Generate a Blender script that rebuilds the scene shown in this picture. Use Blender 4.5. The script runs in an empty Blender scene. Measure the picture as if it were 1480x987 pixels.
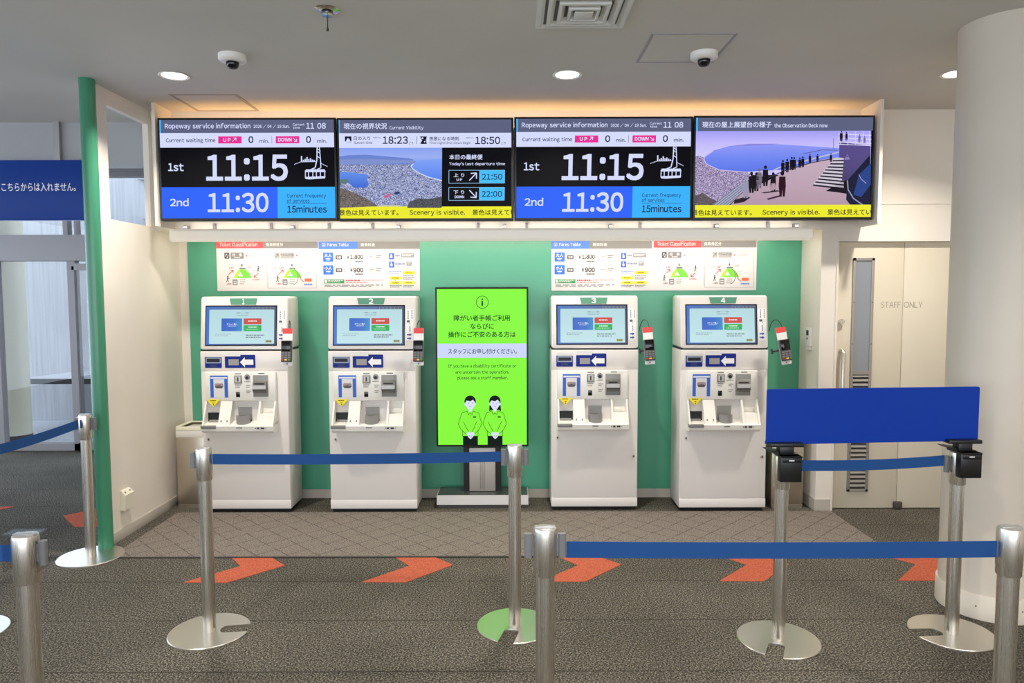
import bpy, bmesh, math, random
from mathutils import Vector, Matrix
random.seed(7)
S = bpy.context.scene
COL = S.collection
PI = math.pi

# ------------------------------------------------------------------ camera
CAMZ, F_PX, PITCH, ROLL = 1.69, 1027.0, math.radians(3.8), math.radians(0.15)
cam_d = bpy.data.cameras.new('camera'); cam = bpy.data.objects.new('camera', cam_d); COL.objects.link(cam)
cam_d.sensor_width = 36.0; cam_d.lens = 36.0 * F_PX / 1480.0
cam_d.clip_start = 0.05; cam_d.clip_end = 200
_f = Vector((0, math.cos(PITCH), -math.sin(PITCH))); _u = Vector((0, math.sin(PITCH), math.cos(PITCH))); _r = Vector((1, 0, 0))
_R = _r * math.cos(ROLL) - _u * math.sin(ROLL); _U = _u * math.cos(ROLL) + _r * math.sin(ROLL)
cam.matrix_world = Matrix(((_R.x, _U.x, -_f.x, 0), (_R.y, _U.y, -_f.y, 0), (_R.z, _U.z, -_f.z, CAMZ), (0, 0, 0, 1)))
S.camera = cam

# ------------------------------------------------------------------ world, big lights, exposure
S.view_settings.view_transform = 'Standard'; S.view_settings.look = 'None'
S.view_settings.gamma = 1.0; S.view_settings.use_curve_mapping = False
S.view_settings.exposure = 0.0
S.cycles.use_denoising = True
S.cycles.max_bounces = 10; S.cycles.diffuse_bounces = 6; S.cycles.glossy_bounces = 4
S.cycles.transparent_max_bounces = 12; S.cycles.sample_clamp_indirect = 6.0
W = bpy.data.worlds.new('sky'); S.world = W; W.use_nodes = True
W.node_tree.nodes['Background'].inputs[0].default_value = (0.74, 0.85, 1.0, 1)
W.node_tree.nodes['Background'].inputs[1].default_value = 3.4
DAY_REAR = 110.0        # daylight through the rear window wall
DOWN_W = 26.5           # each ceiling downlight
WASH_W = 13.5           # trough lamp over the green wall
COVE_W = 7.6           # warm lamp above the monitors


def area(name, loc, rot, sx, sy, power, color, spread=PI, parent=None):
    l = bpy.data.lights.new(name, 'AREA'); l.shape = 'RECTANGLE'; l.size = sx; l.size_y = sy
    l.energy = power; l.color = color; l.spread = spread
    o = bpy.data.objects.new(name, l); COL.objects.link(o); o.location = loc; o.rotation_euler = rot
    if parent: o.parent = parent
    return o


area('rear_daylight', (0.0, -4.25, 1.55), (PI / 2, 0, 0), 9.0, 2.6, DAY_REAR, (1.0, 0.98, 0.95))
area('corridor_daylight', (-6.0, 7.60, 1.5), (-PI / 2, 0, 0), 4.5, 2.6, 75.0, (0.60, 0.77, 1.0))


# ------------------------------------------------------------------ materials
def lin(c):
    return tuple((v / 255 / 12.92) if v / 255 <= 0.04045 else ((v / 255 + 0.055) / 1.055) ** 2.4 for v in c)


_mats = {}


def M(name, rgb, rough=0.5, metal=0.0, spec=0.5, coat=0.0):
    if name in _mats: return _mats[name]
    m = bpy.data.materials.new(name); m.use_nodes = True
    b = m.node_tree.nodes['Principled BSDF']
    b.inputs['Base Color'].default_value = (*lin(rgb), 1); b.inputs['Roughness'].default_value = rough
    b.inputs['Metallic'].default_value = metal; b.inputs['Specular IOR Level'].default_value = spec
    b.inputs['Coat Weight'].default_value = coat
    _mats[name] = m
    return m


def EM(rgb, k=1.0):
    key = ('em', rgb, k)
    if key in _mats: return _mats[key]
    m = bpy.data.materials.new('lit_pixels'); m.use_nodes = True
    b = m.node_tree.nodes['Principled BSDF']
    b.inputs['Base Color'].default_value = (0.004, 0.004, 0.004, 1); b.inputs['Roughness'].default_value = 0.25
    b.inputs['Specular IOR Level'].default_value = 0.06
    b.inputs['Emission Color'].default_value = (*lin(rgb), 1); b.inputs['Emission Strength'].default_value = k
    _mats[key] = m
    return m


def PR(rgb):
    return M('print_%d_%d_%d' % rgb, rgb, 0.5)


def nodes(m):
    nt = m.node_tree
    return nt, nt.nodes, nt.links, nt.nodes['Principled BSDF']


def math_node(nt, op, a, b=None):
    n = nt.nodes.new('ShaderNodeMath'); n.operation = op
    for i, v in enumerate((a, b)):
        if v is None: continue
        if isinstance(v, (int, float)): n.inputs[i].default_value = v
        else: nt.links.new(v, n.inputs[i])
    return n.outputs[0]


def ramp(nt, src, stops):
    n = nt.nodes.new('ShaderNodeValToRGB'); nt.links.new(src, n.inputs[0])
    e = n.color_ramp.elements
    while len(e) < len(stops): e.new(0.5)
    for el, (p, c) in zip(e, stops): el.position = p; el.color = (*lin(c), 1)
    return n.outputs[0]


def noise(nt, scale, detail=2.0, vec=None, rough=0.5):
    n = nt.nodes.new('ShaderNodeTexNoise'); n.inputs['Scale'].default_value = scale
    n.inputs['Detail'].default_value = detail; n.inputs['Roughness'].default_value = rough
    if vec is not None: nt.links.new(vec, n.inputs['Vector'])
    return n.outputs[0]


def objcoord(nt):
    n = nt.nodes.new('ShaderNodeTexCoord')
    return n.outputs['Object']


def mixc(nt, fac, a, b):
    n = nt.nodes.new('ShaderNodeMix'); n.data_type = 'RGBA'
    if isinstance(fac, float): n.inputs[0].default_value = fac
    else: nt.links.new(fac, n.inputs[0])
    for i, v in ((6, a), (7, b)):
        if isinstance(v, tuple): n.inputs[i].default_value = (*lin(v), 1)
        else: nt.links.new(v, n.inputs[i])
    return n.outputs[2]


def wall_mat(name, rgb, rough=0.55, var=5):
    m = M(name, rgb, rough)
    nt, N, L, b = nodes(m)
    f = noise(nt, 1.3, 3.0, objcoord(nt))
    lo = tuple(max(0, c - var) for c in rgb); hi = tuple(min(255, c + var) for c in rgb)
    L.new(ramp(nt, f, [(0.3, lo), (0.7, hi)]), b.inputs['Base Color'])
    bm = N.new('ShaderNodeBump'); bm.inputs['Strength'].default_value = 0.04; bm.inputs['Distance'].default_value = 0.01
    L.new(noise(nt, 160, 2.0, objcoord(nt)), bm.inputs['Height']); L.new(bm.outputs[0], b.inputs['Normal'])
    return m


def carpet_mat():
    m = M('carpet_tiles', (96, 88, 78), 0.95, spec=0.1)
    nt, N, L, b = nodes(m)
    oc = objcoord(nt)
    n1 = noise(nt, 120, 1.5, oc, 0.65); n2 = noise(nt, 1.1, 3.0, oc)
    speck = ramp(nt, n1, [(0.34, (42, 40, 35)), (0.47, (78, 74, 66)), (0.58, (120, 114, 102)), (0.68, (156, 149, 135))])
    var = ramp(nt, n2, [(0.3, (205, 205, 205)), (0.7, (250, 250, 250))])
    mul = N.new('ShaderNodeMix'); mul.data_type = 'RGBA'; mul.blend_type = 'MULTIPLY'; mul.inputs[0].default_value = 1.0
    L.new(speck, mul.inputs[6]); L.new(var, mul.inputs[7])
    sep = N.new('ShaderNodeSeparateXYZ'); L.new(oc, sep.inputs[0])
    fy = math_node(nt, 'FRACT', math_node(nt, 'DIVIDE', math_node(nt, 'ADD', sep.outputs[1], 504 * 0.05 - 3.083), 0.504))
    sy = math_node(nt, 'LESS_THAN', fy, 0.016)
    row = math_node(nt, 'FLOOR', math_node(nt, 'DIVIDE', math_node(nt, 'ADD', sep.outputs[1], 504 * 0.05 - 3.083), 0.504))
    off = math_node(nt, 'MULTIPLY', math_node(nt, 'MODULO', row, 2.0), 0.252)
    fx = math_node(nt, 'FRACT', math_node(nt, 'DIVIDE', math_node(nt, 'ADD', math_node(nt, 'ADD', sep.outputs[0], off), 504 * 0.05), 0.504))
    sx = math_node(nt, 'MULTIPLY', math_node(nt, 'LESS_THAN', fx, 0.010), 0.35)
    seam = math_node(nt, 'MULTIPLY', math_node(nt, 'MAXIMUM', sy, sx), 0.6)
    L.new(mixc(nt, seam, mul.outputs[2], (36, 33, 30)), b.inputs['Base Color'])
    bm = N.new('ShaderNodeBump'); bm.inputs['Strength'].default_value = 0.5; bm.inputs['Distance'].default_value = 0.004
    L.new(n1, bm.inputs['Height']); L.new(bm.outputs[0], b.inputs['Normal'])
    return m


def speckle_mat(name, dark, light, scale=150):
    m = M(name, light, 0.95, spec=0.1)
    nt, N, L, b = nodes(m)
    L.new(ramp(nt, noise(nt, scale, 1.5, objcoord(nt), 0.6), [(0.36, dark), (0.62, light)]), b.inputs['Base Color'])
    return m


def mat_lozenge():
    m = M('lozenge_mat', (128, 116, 106), 0.95, spec=0.1)
    nt, N, L, b = nodes(m)
    oc = objcoord(nt)
    base = ramp(nt, noise(nt, 150, 1.5, oc, 0.6), [(0.36, (82, 76, 71)), (0.62, (144, 134, 124))])
    sep = N.new('ShaderNodeSeparateXYZ'); L.new(oc, sep.inputs[0])
    wob = math_node(nt, 'MULTIPLY', noise(nt, 6, 2.0, oc), 0.02)
    X = math_node(nt, 'ADD', sep.outputs[0], wob); Y = sep.outputs[1]
    p = math_node(nt, 'ADD', X, Y); q = math_node(nt, 'SUBTRACT', X, Y)
    l1 = math_node(nt, 'LESS_THAN', math_node(nt, 'FRACT', math_node(nt, 'DIVIDE', math_node(nt, 'ADD', p, 40.0), 0.205)), 0.05)
    l2 = math_node(nt, 'LESS_THAN', math_node(nt, 'FRACT', math_node(nt, 'DIVIDE', math_node(nt, 'ADD', q, 40.0), 0.205)), 0.05)
    line = math_node(nt, 'MAXIMUM', l1, l2)
    gap = ramp(nt, noise(nt, 14, 2.0, oc), [(0.30, (0, 0, 0)), (0.5, (255, 255, 255))])
    fac = math_node(nt, 'MULTIPLY', math_node(nt, 'MULTIPLY', line, gap), 0.6)
    L.new(mixc(nt, fac, base, (50, 45, 41)), b.inputs['Base Color'])
    return m


def steel_px(v):
    return 255 * (1.055 * v ** (1 / 2.4) - 0.055)


def steel_mat(name, rgb, rough=0.28, axis='Z'):
    m = M(name, rgb, rough, 1.0)
    nt, N, L, b = nodes(m)
    mp = N.new('ShaderNodeMapping'); L.new(objcoord(nt), mp.inputs[0])
    mp.inputs['Scale'].default_value = (60, 60, 0.15) if axis == 'Z' else (1.5, 60, 60)
    f = noise(nt, 6, 3.0, mp.outputs[0])
    L.new(ramp(nt, f, [(0.25, (steel_px(rough - 0.015),) * 3), (0.75, (steel_px(rough + 0.03),) * 3)]), b.inputs['Roughness'])
    b.inputs['Roughness'].default_value = rough
    return m


def glass_mat(name='pane_glass', tint=(240, 240, 240)):
    m = bpy.data.materials.new(name); m.use_nodes = True
    nt = m.node_tree; nt.nodes.clear()
    out = nt.nodes.new('ShaderNodeOutputMaterial'); mix = nt.nodes.new('ShaderNodeMixShader')
    t = nt.nodes.new('ShaderNodeBsdfTransparent'); g = nt.nodes.new('ShaderNodeBsdfGlossy'); fr = nt.nodes.new('ShaderNodeFresnel')
    t.inputs[0].default_value = (*lin(tint), 1); g.inputs['Roughness'].default_value = 0.0; fr.inputs[0].default_value = 1.3
    mix.inputs[0].default_value = 0.035; nt.links.new(t.outputs[0], mix.inputs[1]); nt.links.new(g.outputs[0], mix.inputs[2])
    nt.links.new(mix.outputs[0], out.inputs[0])
    return m


def concrete_mat():
    m = M('board_marked_concrete', (205, 208, 212), 0.85)
    nt, N, L, b = nodes(m)
    mp = N.new('ShaderNodeMapping'); L.new(objcoord(nt), mp.inputs[0]); mp.inputs['Scale'].default_value = (14, 14, 0.5)
    f = noise(nt, 2.0, 4.0, mp.outputs[0]); g = noise(nt, 2.2, 4.0, objcoord(nt))
    a = ramp(nt, f, [(0.3, (186, 190, 196)), (0.7, (214, 217, 221))])
    L.new(mixc(nt, math_node(nt, 'MULTIPLY', g, 0.35), a, (170, 176, 186)), b.inputs['Base Color'])
    return m


def city_mat(name, scale, cols, squash=1.0):
    m = bpy.data.materials.new(name); m.use_nodes = True
    nt, N, L, b = nodes(m)
    b.inputs['Base Color'].default_value = (0.004, 0.004, 0.004, 1); b.inputs['Roughness'].default_value = 0.25
    mp = N.new('ShaderNodeMapping'); L.new(objcoord(nt), mp.inputs[0]); mp.inputs['Scale'].default_value = (1, 1, squash)
    v = N.new('ShaderNodeTexVoronoi'); v.inputs['Scale'].default_value = scale; L.new(mp.outputs[0], v.inputs['Vector'])
    sp = N.new('ShaderNodeSeparateXYZ'); L.new(v.outputs['Color'], sp.inputs[0])
    c = ramp(nt, sp.outputs[0], cols)
    L.new(c, b.inputs['Emission Color']); b.inputs['Emission Strength'].default_value = 1.0
    return m


def grad_mat(name, z0, z1, stops, axis=2):
    m = bpy.data.materials.new(name); m.use_nodes = True
    nt, N, L, b = nodes(m)
    b.inputs['Base Color'].default_value = (0.004, 0.004, 0.004, 1); b.inputs['Roughness'].default_value = 0.25
    sp = N.new('ShaderNodeSeparateXYZ'); L.new(objcoord(nt), sp.inputs[0])
    f = math_node(nt, 'DIVIDE', math_node(nt, 'SUBTRACT', sp.outputs[axis], z0), z1 - z0)
    L.new(ramp(nt, f, stops), b.inputs['Emission Color']); b.inputs['Emission Strength'].default_value = 1.0
    return m


# ------------------------------------------------------------------ mesh helpers
class MB:
    def __init__(s): s.bm = bmesh.new()

    def box(s, x0, x1, y0, y1, z0, z1, mi=0, bev=0.0, seg=2):
        r = bmesh.ops.create_cube(s.bm, size=1.0)
        vs = r['verts']
        for v in vs:
            v.co = Vector((x0 + (v.co.x + .5) * (x1 - x0), y0 + (v.co.y + .5) * (y1 - y0), z0 + (v.co.z + .5) * (z1 - z0)))
        fs = set(f for v in vs for f in v.link_faces)
        for f in fs: f.material_index = mi
        if bev > 0:
            es = set(e for v in vs for e in v.link_edges)
            q = bmesh.ops.bevel(s.bm, geom=list(es), offset=bev, segments=seg, affect='EDGES', profile=0.5)
            for f in q['faces']: f.material_index = mi
        return s

    def loft(s, rings, mi=0, cap=True, closed=True):
        vr = [[s.bm.verts.new(p) for p in ring] for ring in rings]
        n = len(vr[0])
        for a, b in zip(vr, vr[1:]):
            for i in range(n if closed else n - 1):
                f = s.bm.faces.new((a[i], a[(i + 1) % n], b[(i + 1) % n], b[i])); f.material_index = mi
        if cap:
            for q in (vr[0][::-1], vr[-1]):
                try: s.bm.faces.new(q).material_index = mi
                except ValueError: pass
        return s

    def cyl(s, p0, p1, r0, r1=None, n=32, mi=0):
        r1 = r0 if r1 is None else r1
        p0 = Vector(p0); p1 = Vector(p1); d = (p1 - p0).normalized()
        a = d.orthogonal().normalized(); b = d.cross(a)
        ring = lambda p, r: [p + (a * math.cos(2 * PI * i / n) + b * math.sin(2 * PI * i / n)) * r for i in range(n)]
        return s.loft([ring(p0, r0), ring(p1, r1)], mi)

    def lathe(s, prof, c=(0, 0, 0), n=40, mi=0):
        c = Vector(c)
        rings = [[c + Vector((r * math.cos(2 * PI * i / n), r * math.sin(2 * PI * i / n), z)) for i in range(n)] for r, z in prof]
        return s.loft(rings, mi)

    def prism(s, pts, axis, a0, a1, mi=0):
        # pts are 2D in the two other axes in x,y,z order
        def P(u, v, w):
            return {'x': (w, u, v), 'y': (u, w, v), 'z': (u, v, w)}[axis]
        return s.loft([[P(u, v, a0) for u, v in pts], [P(u, v, a1) for u, v in pts]], mi)

    def tube(s, pts, r, n=10, mi=0):
        pts = [Vector(p) for p in pts]; rings = []
        a = None
        for i, p in enumerate(pts):
            d = (pts[min(i + 1, len(pts) - 1)] - pts[max(i - 1, 0)]).normalized()
            a = d.orthogonal().normalized() if a is None else (a - d * a.dot(d)).normalized()
            b = d.cross(a)
            rings.append([p + (a * math.cos(2 * PI * k / n) + b * math.sin(2 * PI * k / n)) * r for k in range(n)])
        return s.loft(rings, mi)

    def build(s, name, mats, parent=None, loc=(0, 0, 0), smooth=True, angle=35, rot=None):
        bmesh.ops.recalc_face_normals(s.bm, faces=s.bm.faces[:])
        me = bpy.data.meshes.new(name); s.bm.to_mesh(me); s.bm.free()
        for m in (mats if isinstance(mats, (list, tuple)) else [mats]): me.materials.append(m)
        if smooth:
            me.polygons.foreach_set('use_smooth', [True] * len(me.polygons))
            me.set_sharp_from_angle(angle=math.radians(angle))
        o = bpy.data.objects.new(name, me); COL.objects.link(o); o.location = loc
        if rot: o.rotation_euler = rot
        if parent: o.parent = parent
        return o


def bez(p, n=16):
    p = [Vector(q) for q in p]; out = []
    for i in range(n + 1):
        t = i / n; a = 1 - t
        out.append(p[0] * a ** 3 + p[1] * 3 * a * a * t + p[2] * 3 * a * t * t + p[3] * t ** 3)
    return out


def rrect(x0, x1, y0, y1, r, n=5):
    out = []
    for cx, cy, a in ((x1 - r, y1 - r, 0), (x0 + r, y1 - r, 90), (x0 + r, y0 + r, 180), (x1 - r, y0 + r, 270)):
        for i in range(n + 1):
            t = math.radians(a + 90 * i / n); out.append((cx + r * math.cos(t), cy + r * math.sin(t)))
    return out


def tag(o, label, cat, group=None):
    o['label'] = label; o['category'] = cat
    if group: o['group'] = group
    return o


def thing(name, label, cat, loc=(0, 0, 0), group=None):
    o = bpy.data.objects.new(name, None); COL.objects.link(o); o.location = loc; o.empty_display_size = 0.1
    return tag(o, label, cat, group)


def struct(o):
    o['kind'] = 'structure'
    return o


def clone(root, loc, label):
    r = root.copy(); COL.objects.link(r); r.location = loc; r['label'] = label
    for ch in list(root.children):
        c = ch.copy(); COL.objects.link(c); c.parent = r
        for g in ch.children:
            d = g.copy(); COL.objects.link(d); d.parent = c
    return r


# ------------------------------------------------------------------ flat artwork for screens and prints
_glyph = {}


def glyphs(s, bold):
    k = (s, bold)
    if k in _glyph: return _glyph[k]
    if len(s) > 1 and all(32 <= ord(c) < 127 for c in s):
        # set the line letter by letter from the wide latin forms, which share the face of the kana
        vs, fs, x = [], [], 0.0
        for c in s:
            if c == ' ': x += 0.30; continue
            v, f = glyphs(chr(ord(c) + 0xFEE0), bold)
            a = min(q[0] for q in v); b = max(q[0] for q in v); g = 0.062 if c in "il.,:'|!" else 0.05
            if c == '1' and False: g = 0.02
            sc = 0.92; n = len(vs); x += g
            vs += [(x + (q[0] - a) * sc, q[1]) for q in v]; fs += [tuple(i + n for i in t) for t in f]
            x += (b - a) * sc + g
        _glyph[k] = (vs, fs)
        return vs, fs
    if len(s) == 1 and 32 < ord(s) < 127: s = chr(ord(s) + 0xFEE0)
    cu = bpy.data.curves.new('lettering', 'FONT'); cu.body = s; cu.resolution_u = 3; cu.offset = bold
    ob = bpy.data.objects.new('lettering', cu); COL.objects.link(ob)
    bpy.context.view_layer.update()
    me = ob.to_mesh()
    vs = [(v.co.x, v.co.y) for v in me.vertices]; fs = [tuple(p.vertices) for p in me.polygons]
    ob.to_mesh_clear(); bpy.data.objects.remove(ob); bpy.data.curves.remove(cu)
    _glyph[k] = (vs, fs)
    return vs, fs


class Art:
    EPS = 0.0006

    def __init__(s, x0, y0, x1, y1, Wm, Hm, shear=0.0):
        s.x0, s.y0, s.x1, s.y1, s.W, s.H, s.sh = x0, y0, x1, y1, Wm, Hm, shear
        s.bm = bmesh.new(); s.mats = []; s.rnd = random.Random(3)

    def mi(s, m):
        if isinstance(m, tuple): m = s.colour(m)
        if m not in s.mats: s.mats.append(m)
        return s.mats.index(m)

    def colour(s, c): return PR(c)

    def P(s, x, y, L):
        x = x - s.sh * (y - s.y0) / (s.y1 - s.y0)
        return Vector(((x - s.x0) / (s.x1 - s.x0) * s.W - s.W / 2, -L * s.EPS, s.H / 2 - (y - s.y0) / (s.y1 - s.y0) * s.H))

    def poly(s, pts, m, L=1):
        vs = [s.bm.verts.new(s.P(x, y, L)) for x, y in pts]
        f = s.bm.faces.new(vs); f.material_index = s.mi(m); f.normal_update()
        if f.normal.y > 0: f.normal_flip()
        return s

    def rect(s, x0, y0, x1, y1, m, L=1): return s.poly([(x0, y0), (x1, y0), (x1, y1), (x0, y1)], m, L)

    def rr(s, x0, y0, x1, y1, r, m, L=1): return s.poly(rrect(x0, x1, y0, y1, r, 4), m, L)

    def ell(s, cx, cy, rx, ry, m, L=1, n=24, a0=0, a1=360):
        k = n if a1 - a0 >= 360 else n + 1
        return s.poly([(cx + rx * math.cos(math.radians(a0 + (a1 - a0) * i / n)), cy + ry * math.sin(math.radians(a0 + (a1 - a0) * i / n))) for i in range(k)], m, L)

    def line(s, pts, w, m, L=2):
        for (ax, ay), (bx, by) in zip(pts, pts[1:]):
            dx, dy = bx - ax, by - ay; d = math.hypot(dx, dy) or 1; nx, ny = -dy / d * w / 2, dx / d * w / 2
            s.poly([(ax + nx, ay + ny), (bx + nx, by + ny), (bx - nx, by - ny), (ax - nx, ay - ny)], m, L)
        return s

    def ring(s, cx, cy, rx, ry, w, m, L=2, n=32, a0=0, a1=360):
        return s.line([(cx + rx * math.cos(math.radians(a0 + (a1 - a0) * i / n)), cy + ry * math.sin(math.radians(a0 + (a1 - a0) * i / n))) for i in range(n + 1)], w, m, L)

    def frame(s, x0, y0, x1, y1, w, m, L=2):
        return s.line([(x0, y0), (x1, y0), (x1, y1), (x0, y1), (x0, y0)], w, m, L)

    def text(s, t, x0, y0, x1, y1, m, bold=0.0, L=3, vertical=False):
        vs, fs = glyphs(t, bold if bold < 0 else 0.0)
        if bold == 0.0: bold = 0.012
        elif bold > 0: bold += 0.010
        ax = min(v[0] for v in vs); bx = max(v[0] for v in vs); ay = min(v[1] for v in vs); by = max(v[1] for v in vs)
        k = s.mi(m)
        b = bold
        for q, (du, dw) in enumerate(((0, 0),) if bold <= 0 else ((-b, -b), (b, -b), (-b, b), (b, b))):
            s._glyphset([(u + du * .7, w + dw * .7) for u, w in vs], fs, k, ax, bx, ay, by, x0, y0, x1, y1, L + 0.2 * q)
        return s

    def _glyphset(s, vs, fs, k, ax, bx, ay, by, x0, y0, x1, y1, L):
        nv = [s.bm.verts.new(s.P(x0 + (u - ax) / (bx - ax) * (x1 - x0), y1 - (w - ay) / (by - ay) * (y1 - y0), L)) for u, w in vs]
        for f in fs:
            try: q = s.bm.faces.new([nv[i] for i in f])
            except ValueError: continue
            q.material_index = k; q.normal_update()
            if q.normal.y > 0: q.normal_flip()
        return s

    def bars(s, x0, y0, x1, y1, n, m, L=2, h=0.5):
        # rows of print too small to read
        dy = (y1 - y0) / n
        for i in range(n):
            x = x0; end = x1 if i < n - 1 or n == 1 else x0 + (x1 - x0) * 0.8
            while x < end - 1:
                w = min(s.rnd.uniform(0.04, 0.16) * (x1 - x0), end - x)
                s.rect(x, y0 + i * dy, x + w, y0 + (i + h) * dy, m, L); x += w + 0.03 * (x1 - x0)
        return s

    def arrow(s, ax, ay, bx, by, w, head, m, L=3):
        d = math.hypot(bx - ax, by - ay); ux, uy = (bx - ax) / d, (by - ay) / d
        s.line([(ax, ay), (bx, by)], w, m, L)
        for sg in (1, -1):
            a = math.radians(135 * sg); hx, hy = ux * math.cos(a) - uy * math.sin(a), ux * math.sin(a) + uy * math.cos(a)
            s.line([(bx + ux * w * .4, by + uy * w * .4), (bx + hx * head, by + hy * head)], w, m, L)
        return s

    def build(s, name, parent=None, loc=(0, 0, 0), rot=None, clip=True):
        if clip:
            for co, no in (((s.W / 2, 0, 0), (1, 0, 0)), ((-s.W / 2, 0, 0), (-1, 0, 0)), ((0, 0, s.H / 2), (0, 0, 1)), ((0, 0, -s.H / 2), (0, 0, -1))):
                bmesh.ops.bisect_plane(s.bm, geom=s.bm.verts[:] + s.bm.edges[:] + s.bm.faces[:], plane_co=co, plane_no=no, clear_outer=True, dist=1e-6)
        me = bpy.data.meshes.new(name); s.bm.to_mesh(me); s.bm.free()
        for m in s.mats: me.materials.append(m)
        o = bpy.data.objects.new(name, me); COL.objects.link(o); o.location = loc
        if rot: o.rotation_euler = rot
        if parent: o.parent = parent
        return o


class Lit(Art):
    def colour(s, c): return EM(c)


# ------------------------------------------------------------------ shared materials
WALL = wall_mat('painted_wall', (230, 221, 208)); CEIL = wall_mat('ceiling_board', (200, 195, 188), 0.8, 3)
GREEN = wall_mat('green_panel', (80, 160, 128), 0.3, 3); CARPET = carpet_mat()
DOORP = wall_mat('door_paint', (216, 205, 183), 0.45, 3); SKIRT = M('skirting_vinyl', (186, 178, 166), 0.5)
STEEL = steel_mat('brushed_steel', (222, 216, 206), 0.27); STEELX = steel_mat('brushed_steel_plate', (214, 209, 199), 0.32, 'X')
BLACK = M('black_plastic', (16, 16, 17), 0.35); DARK = M('dark_grey', (52, 53, 55), 0.5); GREY = M('mid_grey', (128, 128, 126), 0.45)
ALU = M('grey_aluminium', (160, 158, 156), 0.4, 0.6); WHITE = M('white_enamel', (232, 228, 222), 0.35); BELT = M('blue_belt', (31, 73, 130), 0.75, spec=.2)
CREAM = M('cream_plastic', (226, 219, 200), 0.45); GLASS = glass_mat(); ORANGE = speckle_mat('orange_carpet', (156, 76, 56), (190, 102, 76))
CLIP = M('grey_clip', (112, 112, 112), 0.45)

# ------------------------------------------------------------------ room shell
CZ = 3.07
XL, XLB = -2.715, -2.757          # faces of the left partition
struct(MB().box(-9, 5.0, -4.3, 7.85, -0.1, 0).build('floor', CARPET, smooth=False))
struct(MB().box(-9, 5.0, -4.3, 7.85, CZ, CZ + 0.12).build('ceiling', CEIL, smooth=False))
b = MB()
b.box(XLB, XL, 4.64, 5.9, 0, 2.205); b.box(XLB, XL, 4.64, 5.9, 2.965, CZ)
b.box(XLB, XL, 4.64, 4.855, 2.205, 2.965); b.box(XLB, XL, 5.40, 5.9, 2.205, 2.965); b.box(XLB, XL, 5.9, 7.7, 0, CZ)
struct(b.build('wall_left', WALL, smooth=False))
g = MB(); pr = [(-2.795, 4.645), (-2.795, 4.62)]
pr = [(-2.715 + 0.047 * math.cos(t), 4.645 + 0.047 * math.sin(t)) for t in [2 * PI * i / 40 for i in range(40)]]
g.prism(pr, 'z', 0, CZ)
struct(g.build('trim_1', wall_mat('green_post', (62, 132, 100), 0.25, 2)))
b = MB()                                                   # back wall: bulkhead band, alcove, pilaster, wall over the door
b.box(XL, 4.6, 5.45, 5.95, 2.18, CZ)
b.box(XL, 2.36, 5.835, 5.95, 0, 2.18)
b.box(2.362, 2.48, 5.45, 5.95, 0, 2.18)
b.box(2.48, 4.6, 5.53, 5.95, 0, 2.18); b.box(2.48, 4.6, 5.45, 5.53, 2.085, 2.18); b.box(3.55, 4.6, 5.45, 5.53, 0, 2.085)
struct(b.build('wall_back', WALL, smooth=False))
struct(MB().box(-2.64, 2.36, 5.82, 5.836, 0.075, 2.18).build('trim_2', GREEN, smooth=False))
struct(MB().box(4.6, 4.75, -4.3, 5.95, 0, CZ).build('wall_right', WALL, smooth=False))
b = MB(); b.box(-9, 5, -4.45, -4.3, 0, 0.35); b.box(-9, 5, -4.45, -4.3, 2.75, CZ)
for x in (-9, -6.75, -4.5, -2.25, 0, 2.25, 4.5): b.box(x, x + 0.12, -4.45, -4.3, 0.35, 2.75)
struct(b.build('wall_rear', WALL, smooth=False))
b = MB(); b.box(XL, XL + 0.008, 4.665, 5.835, 0, 0.075, bev=0.002)
struct(b.build('baseboard_left', SKIRT))
b = MB(); b.box(XL, 2.362, 5.822, 5.836, 0, 0.075); b.box(2.352, 2.362, 5.45, 5.836, 0, 0.09); b.box(2.352, 2.48, 5.442, 5.45, 0, 0.09)
struct(b.build('baseboard_back', SKIRT, smooth=False))
b = MB(); b.box(2.477, 2.492, 5.44, 5.53, 0, 2.11); b.box(2.477, 3.56, 5.446, 5.452, 2.365, 2.372)
struct(b.build('trim_3', WALL, smooth=False))
# round pillar with its plinth
PC = (2.575, 3.76)
struct(MB().lathe([(0.232, 0.0), (0.232, CZ)], (PC[0], PC[1], 0), 72).build('pillar', wall_mat('pillar_paint', (200, 190, 175), 0.4)))
pl = MB().lathe([(0.243, 0), (0.243, 0.125), (0.240, 0.13), (0.232, 0.13), (0.232, 0)], (PC[0], PC[1], 0), 72)
for a in (200, 225, 250, 275, 300):
    t = math.radians(a); c = Vector((PC[0] + 0.2432 * math.cos(t), PC[1] + 0.2432 * math.sin(t), 0.07))
    n = Vector((math.cos(t), math.sin(t), 0)); pl.cyl(c, c + n * 0.001, 0.004, n=10, mi=1)
struct(pl.build('trim_4', [wall_mat('pillar_plinth', (204, 194, 178), 0.4), DARK]))
# corridor: beam, glazed wall
struct(MB().box(-9, XLB, 5.79, 5.95, 2.735, CZ).build('wall_corridor', wall_mat('corridor_paint', (166, 166, 168), 0.7), smooth=False))
FR = M('door_frame_metal', (148, 144, 145), 0.45, 0.2)
b = MB()
b.box(-9, XLB, 7.62, 7.78, 2.06, 2.335); b.box(-9, XLB, 7.66, 7.76, 2.95, CZ)
for x0, x1, z0, z1 in ((-4.775, -4.69, 0, 2.06), (-5.60, -5.535, 0, 2.06), (-4.80, -4.75, 2.335, 2.95), (-4.68, -4.655, 2.335, 2.95), (-6.6, -6.55, 0, 2.95), (-7.8, -7.75, 0, 2.95), (-4.16, -4.10, 0, 2.06), (-3.3, -3.25, 0, 2.95)):
    b.box(x0, x1, 7.66, 7.74, z0, z1)
b.box(-9, XLB, 7.66, 7.74, 0, 0.075)
struct(b.build('window_1', FR, smooth=False))
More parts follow.
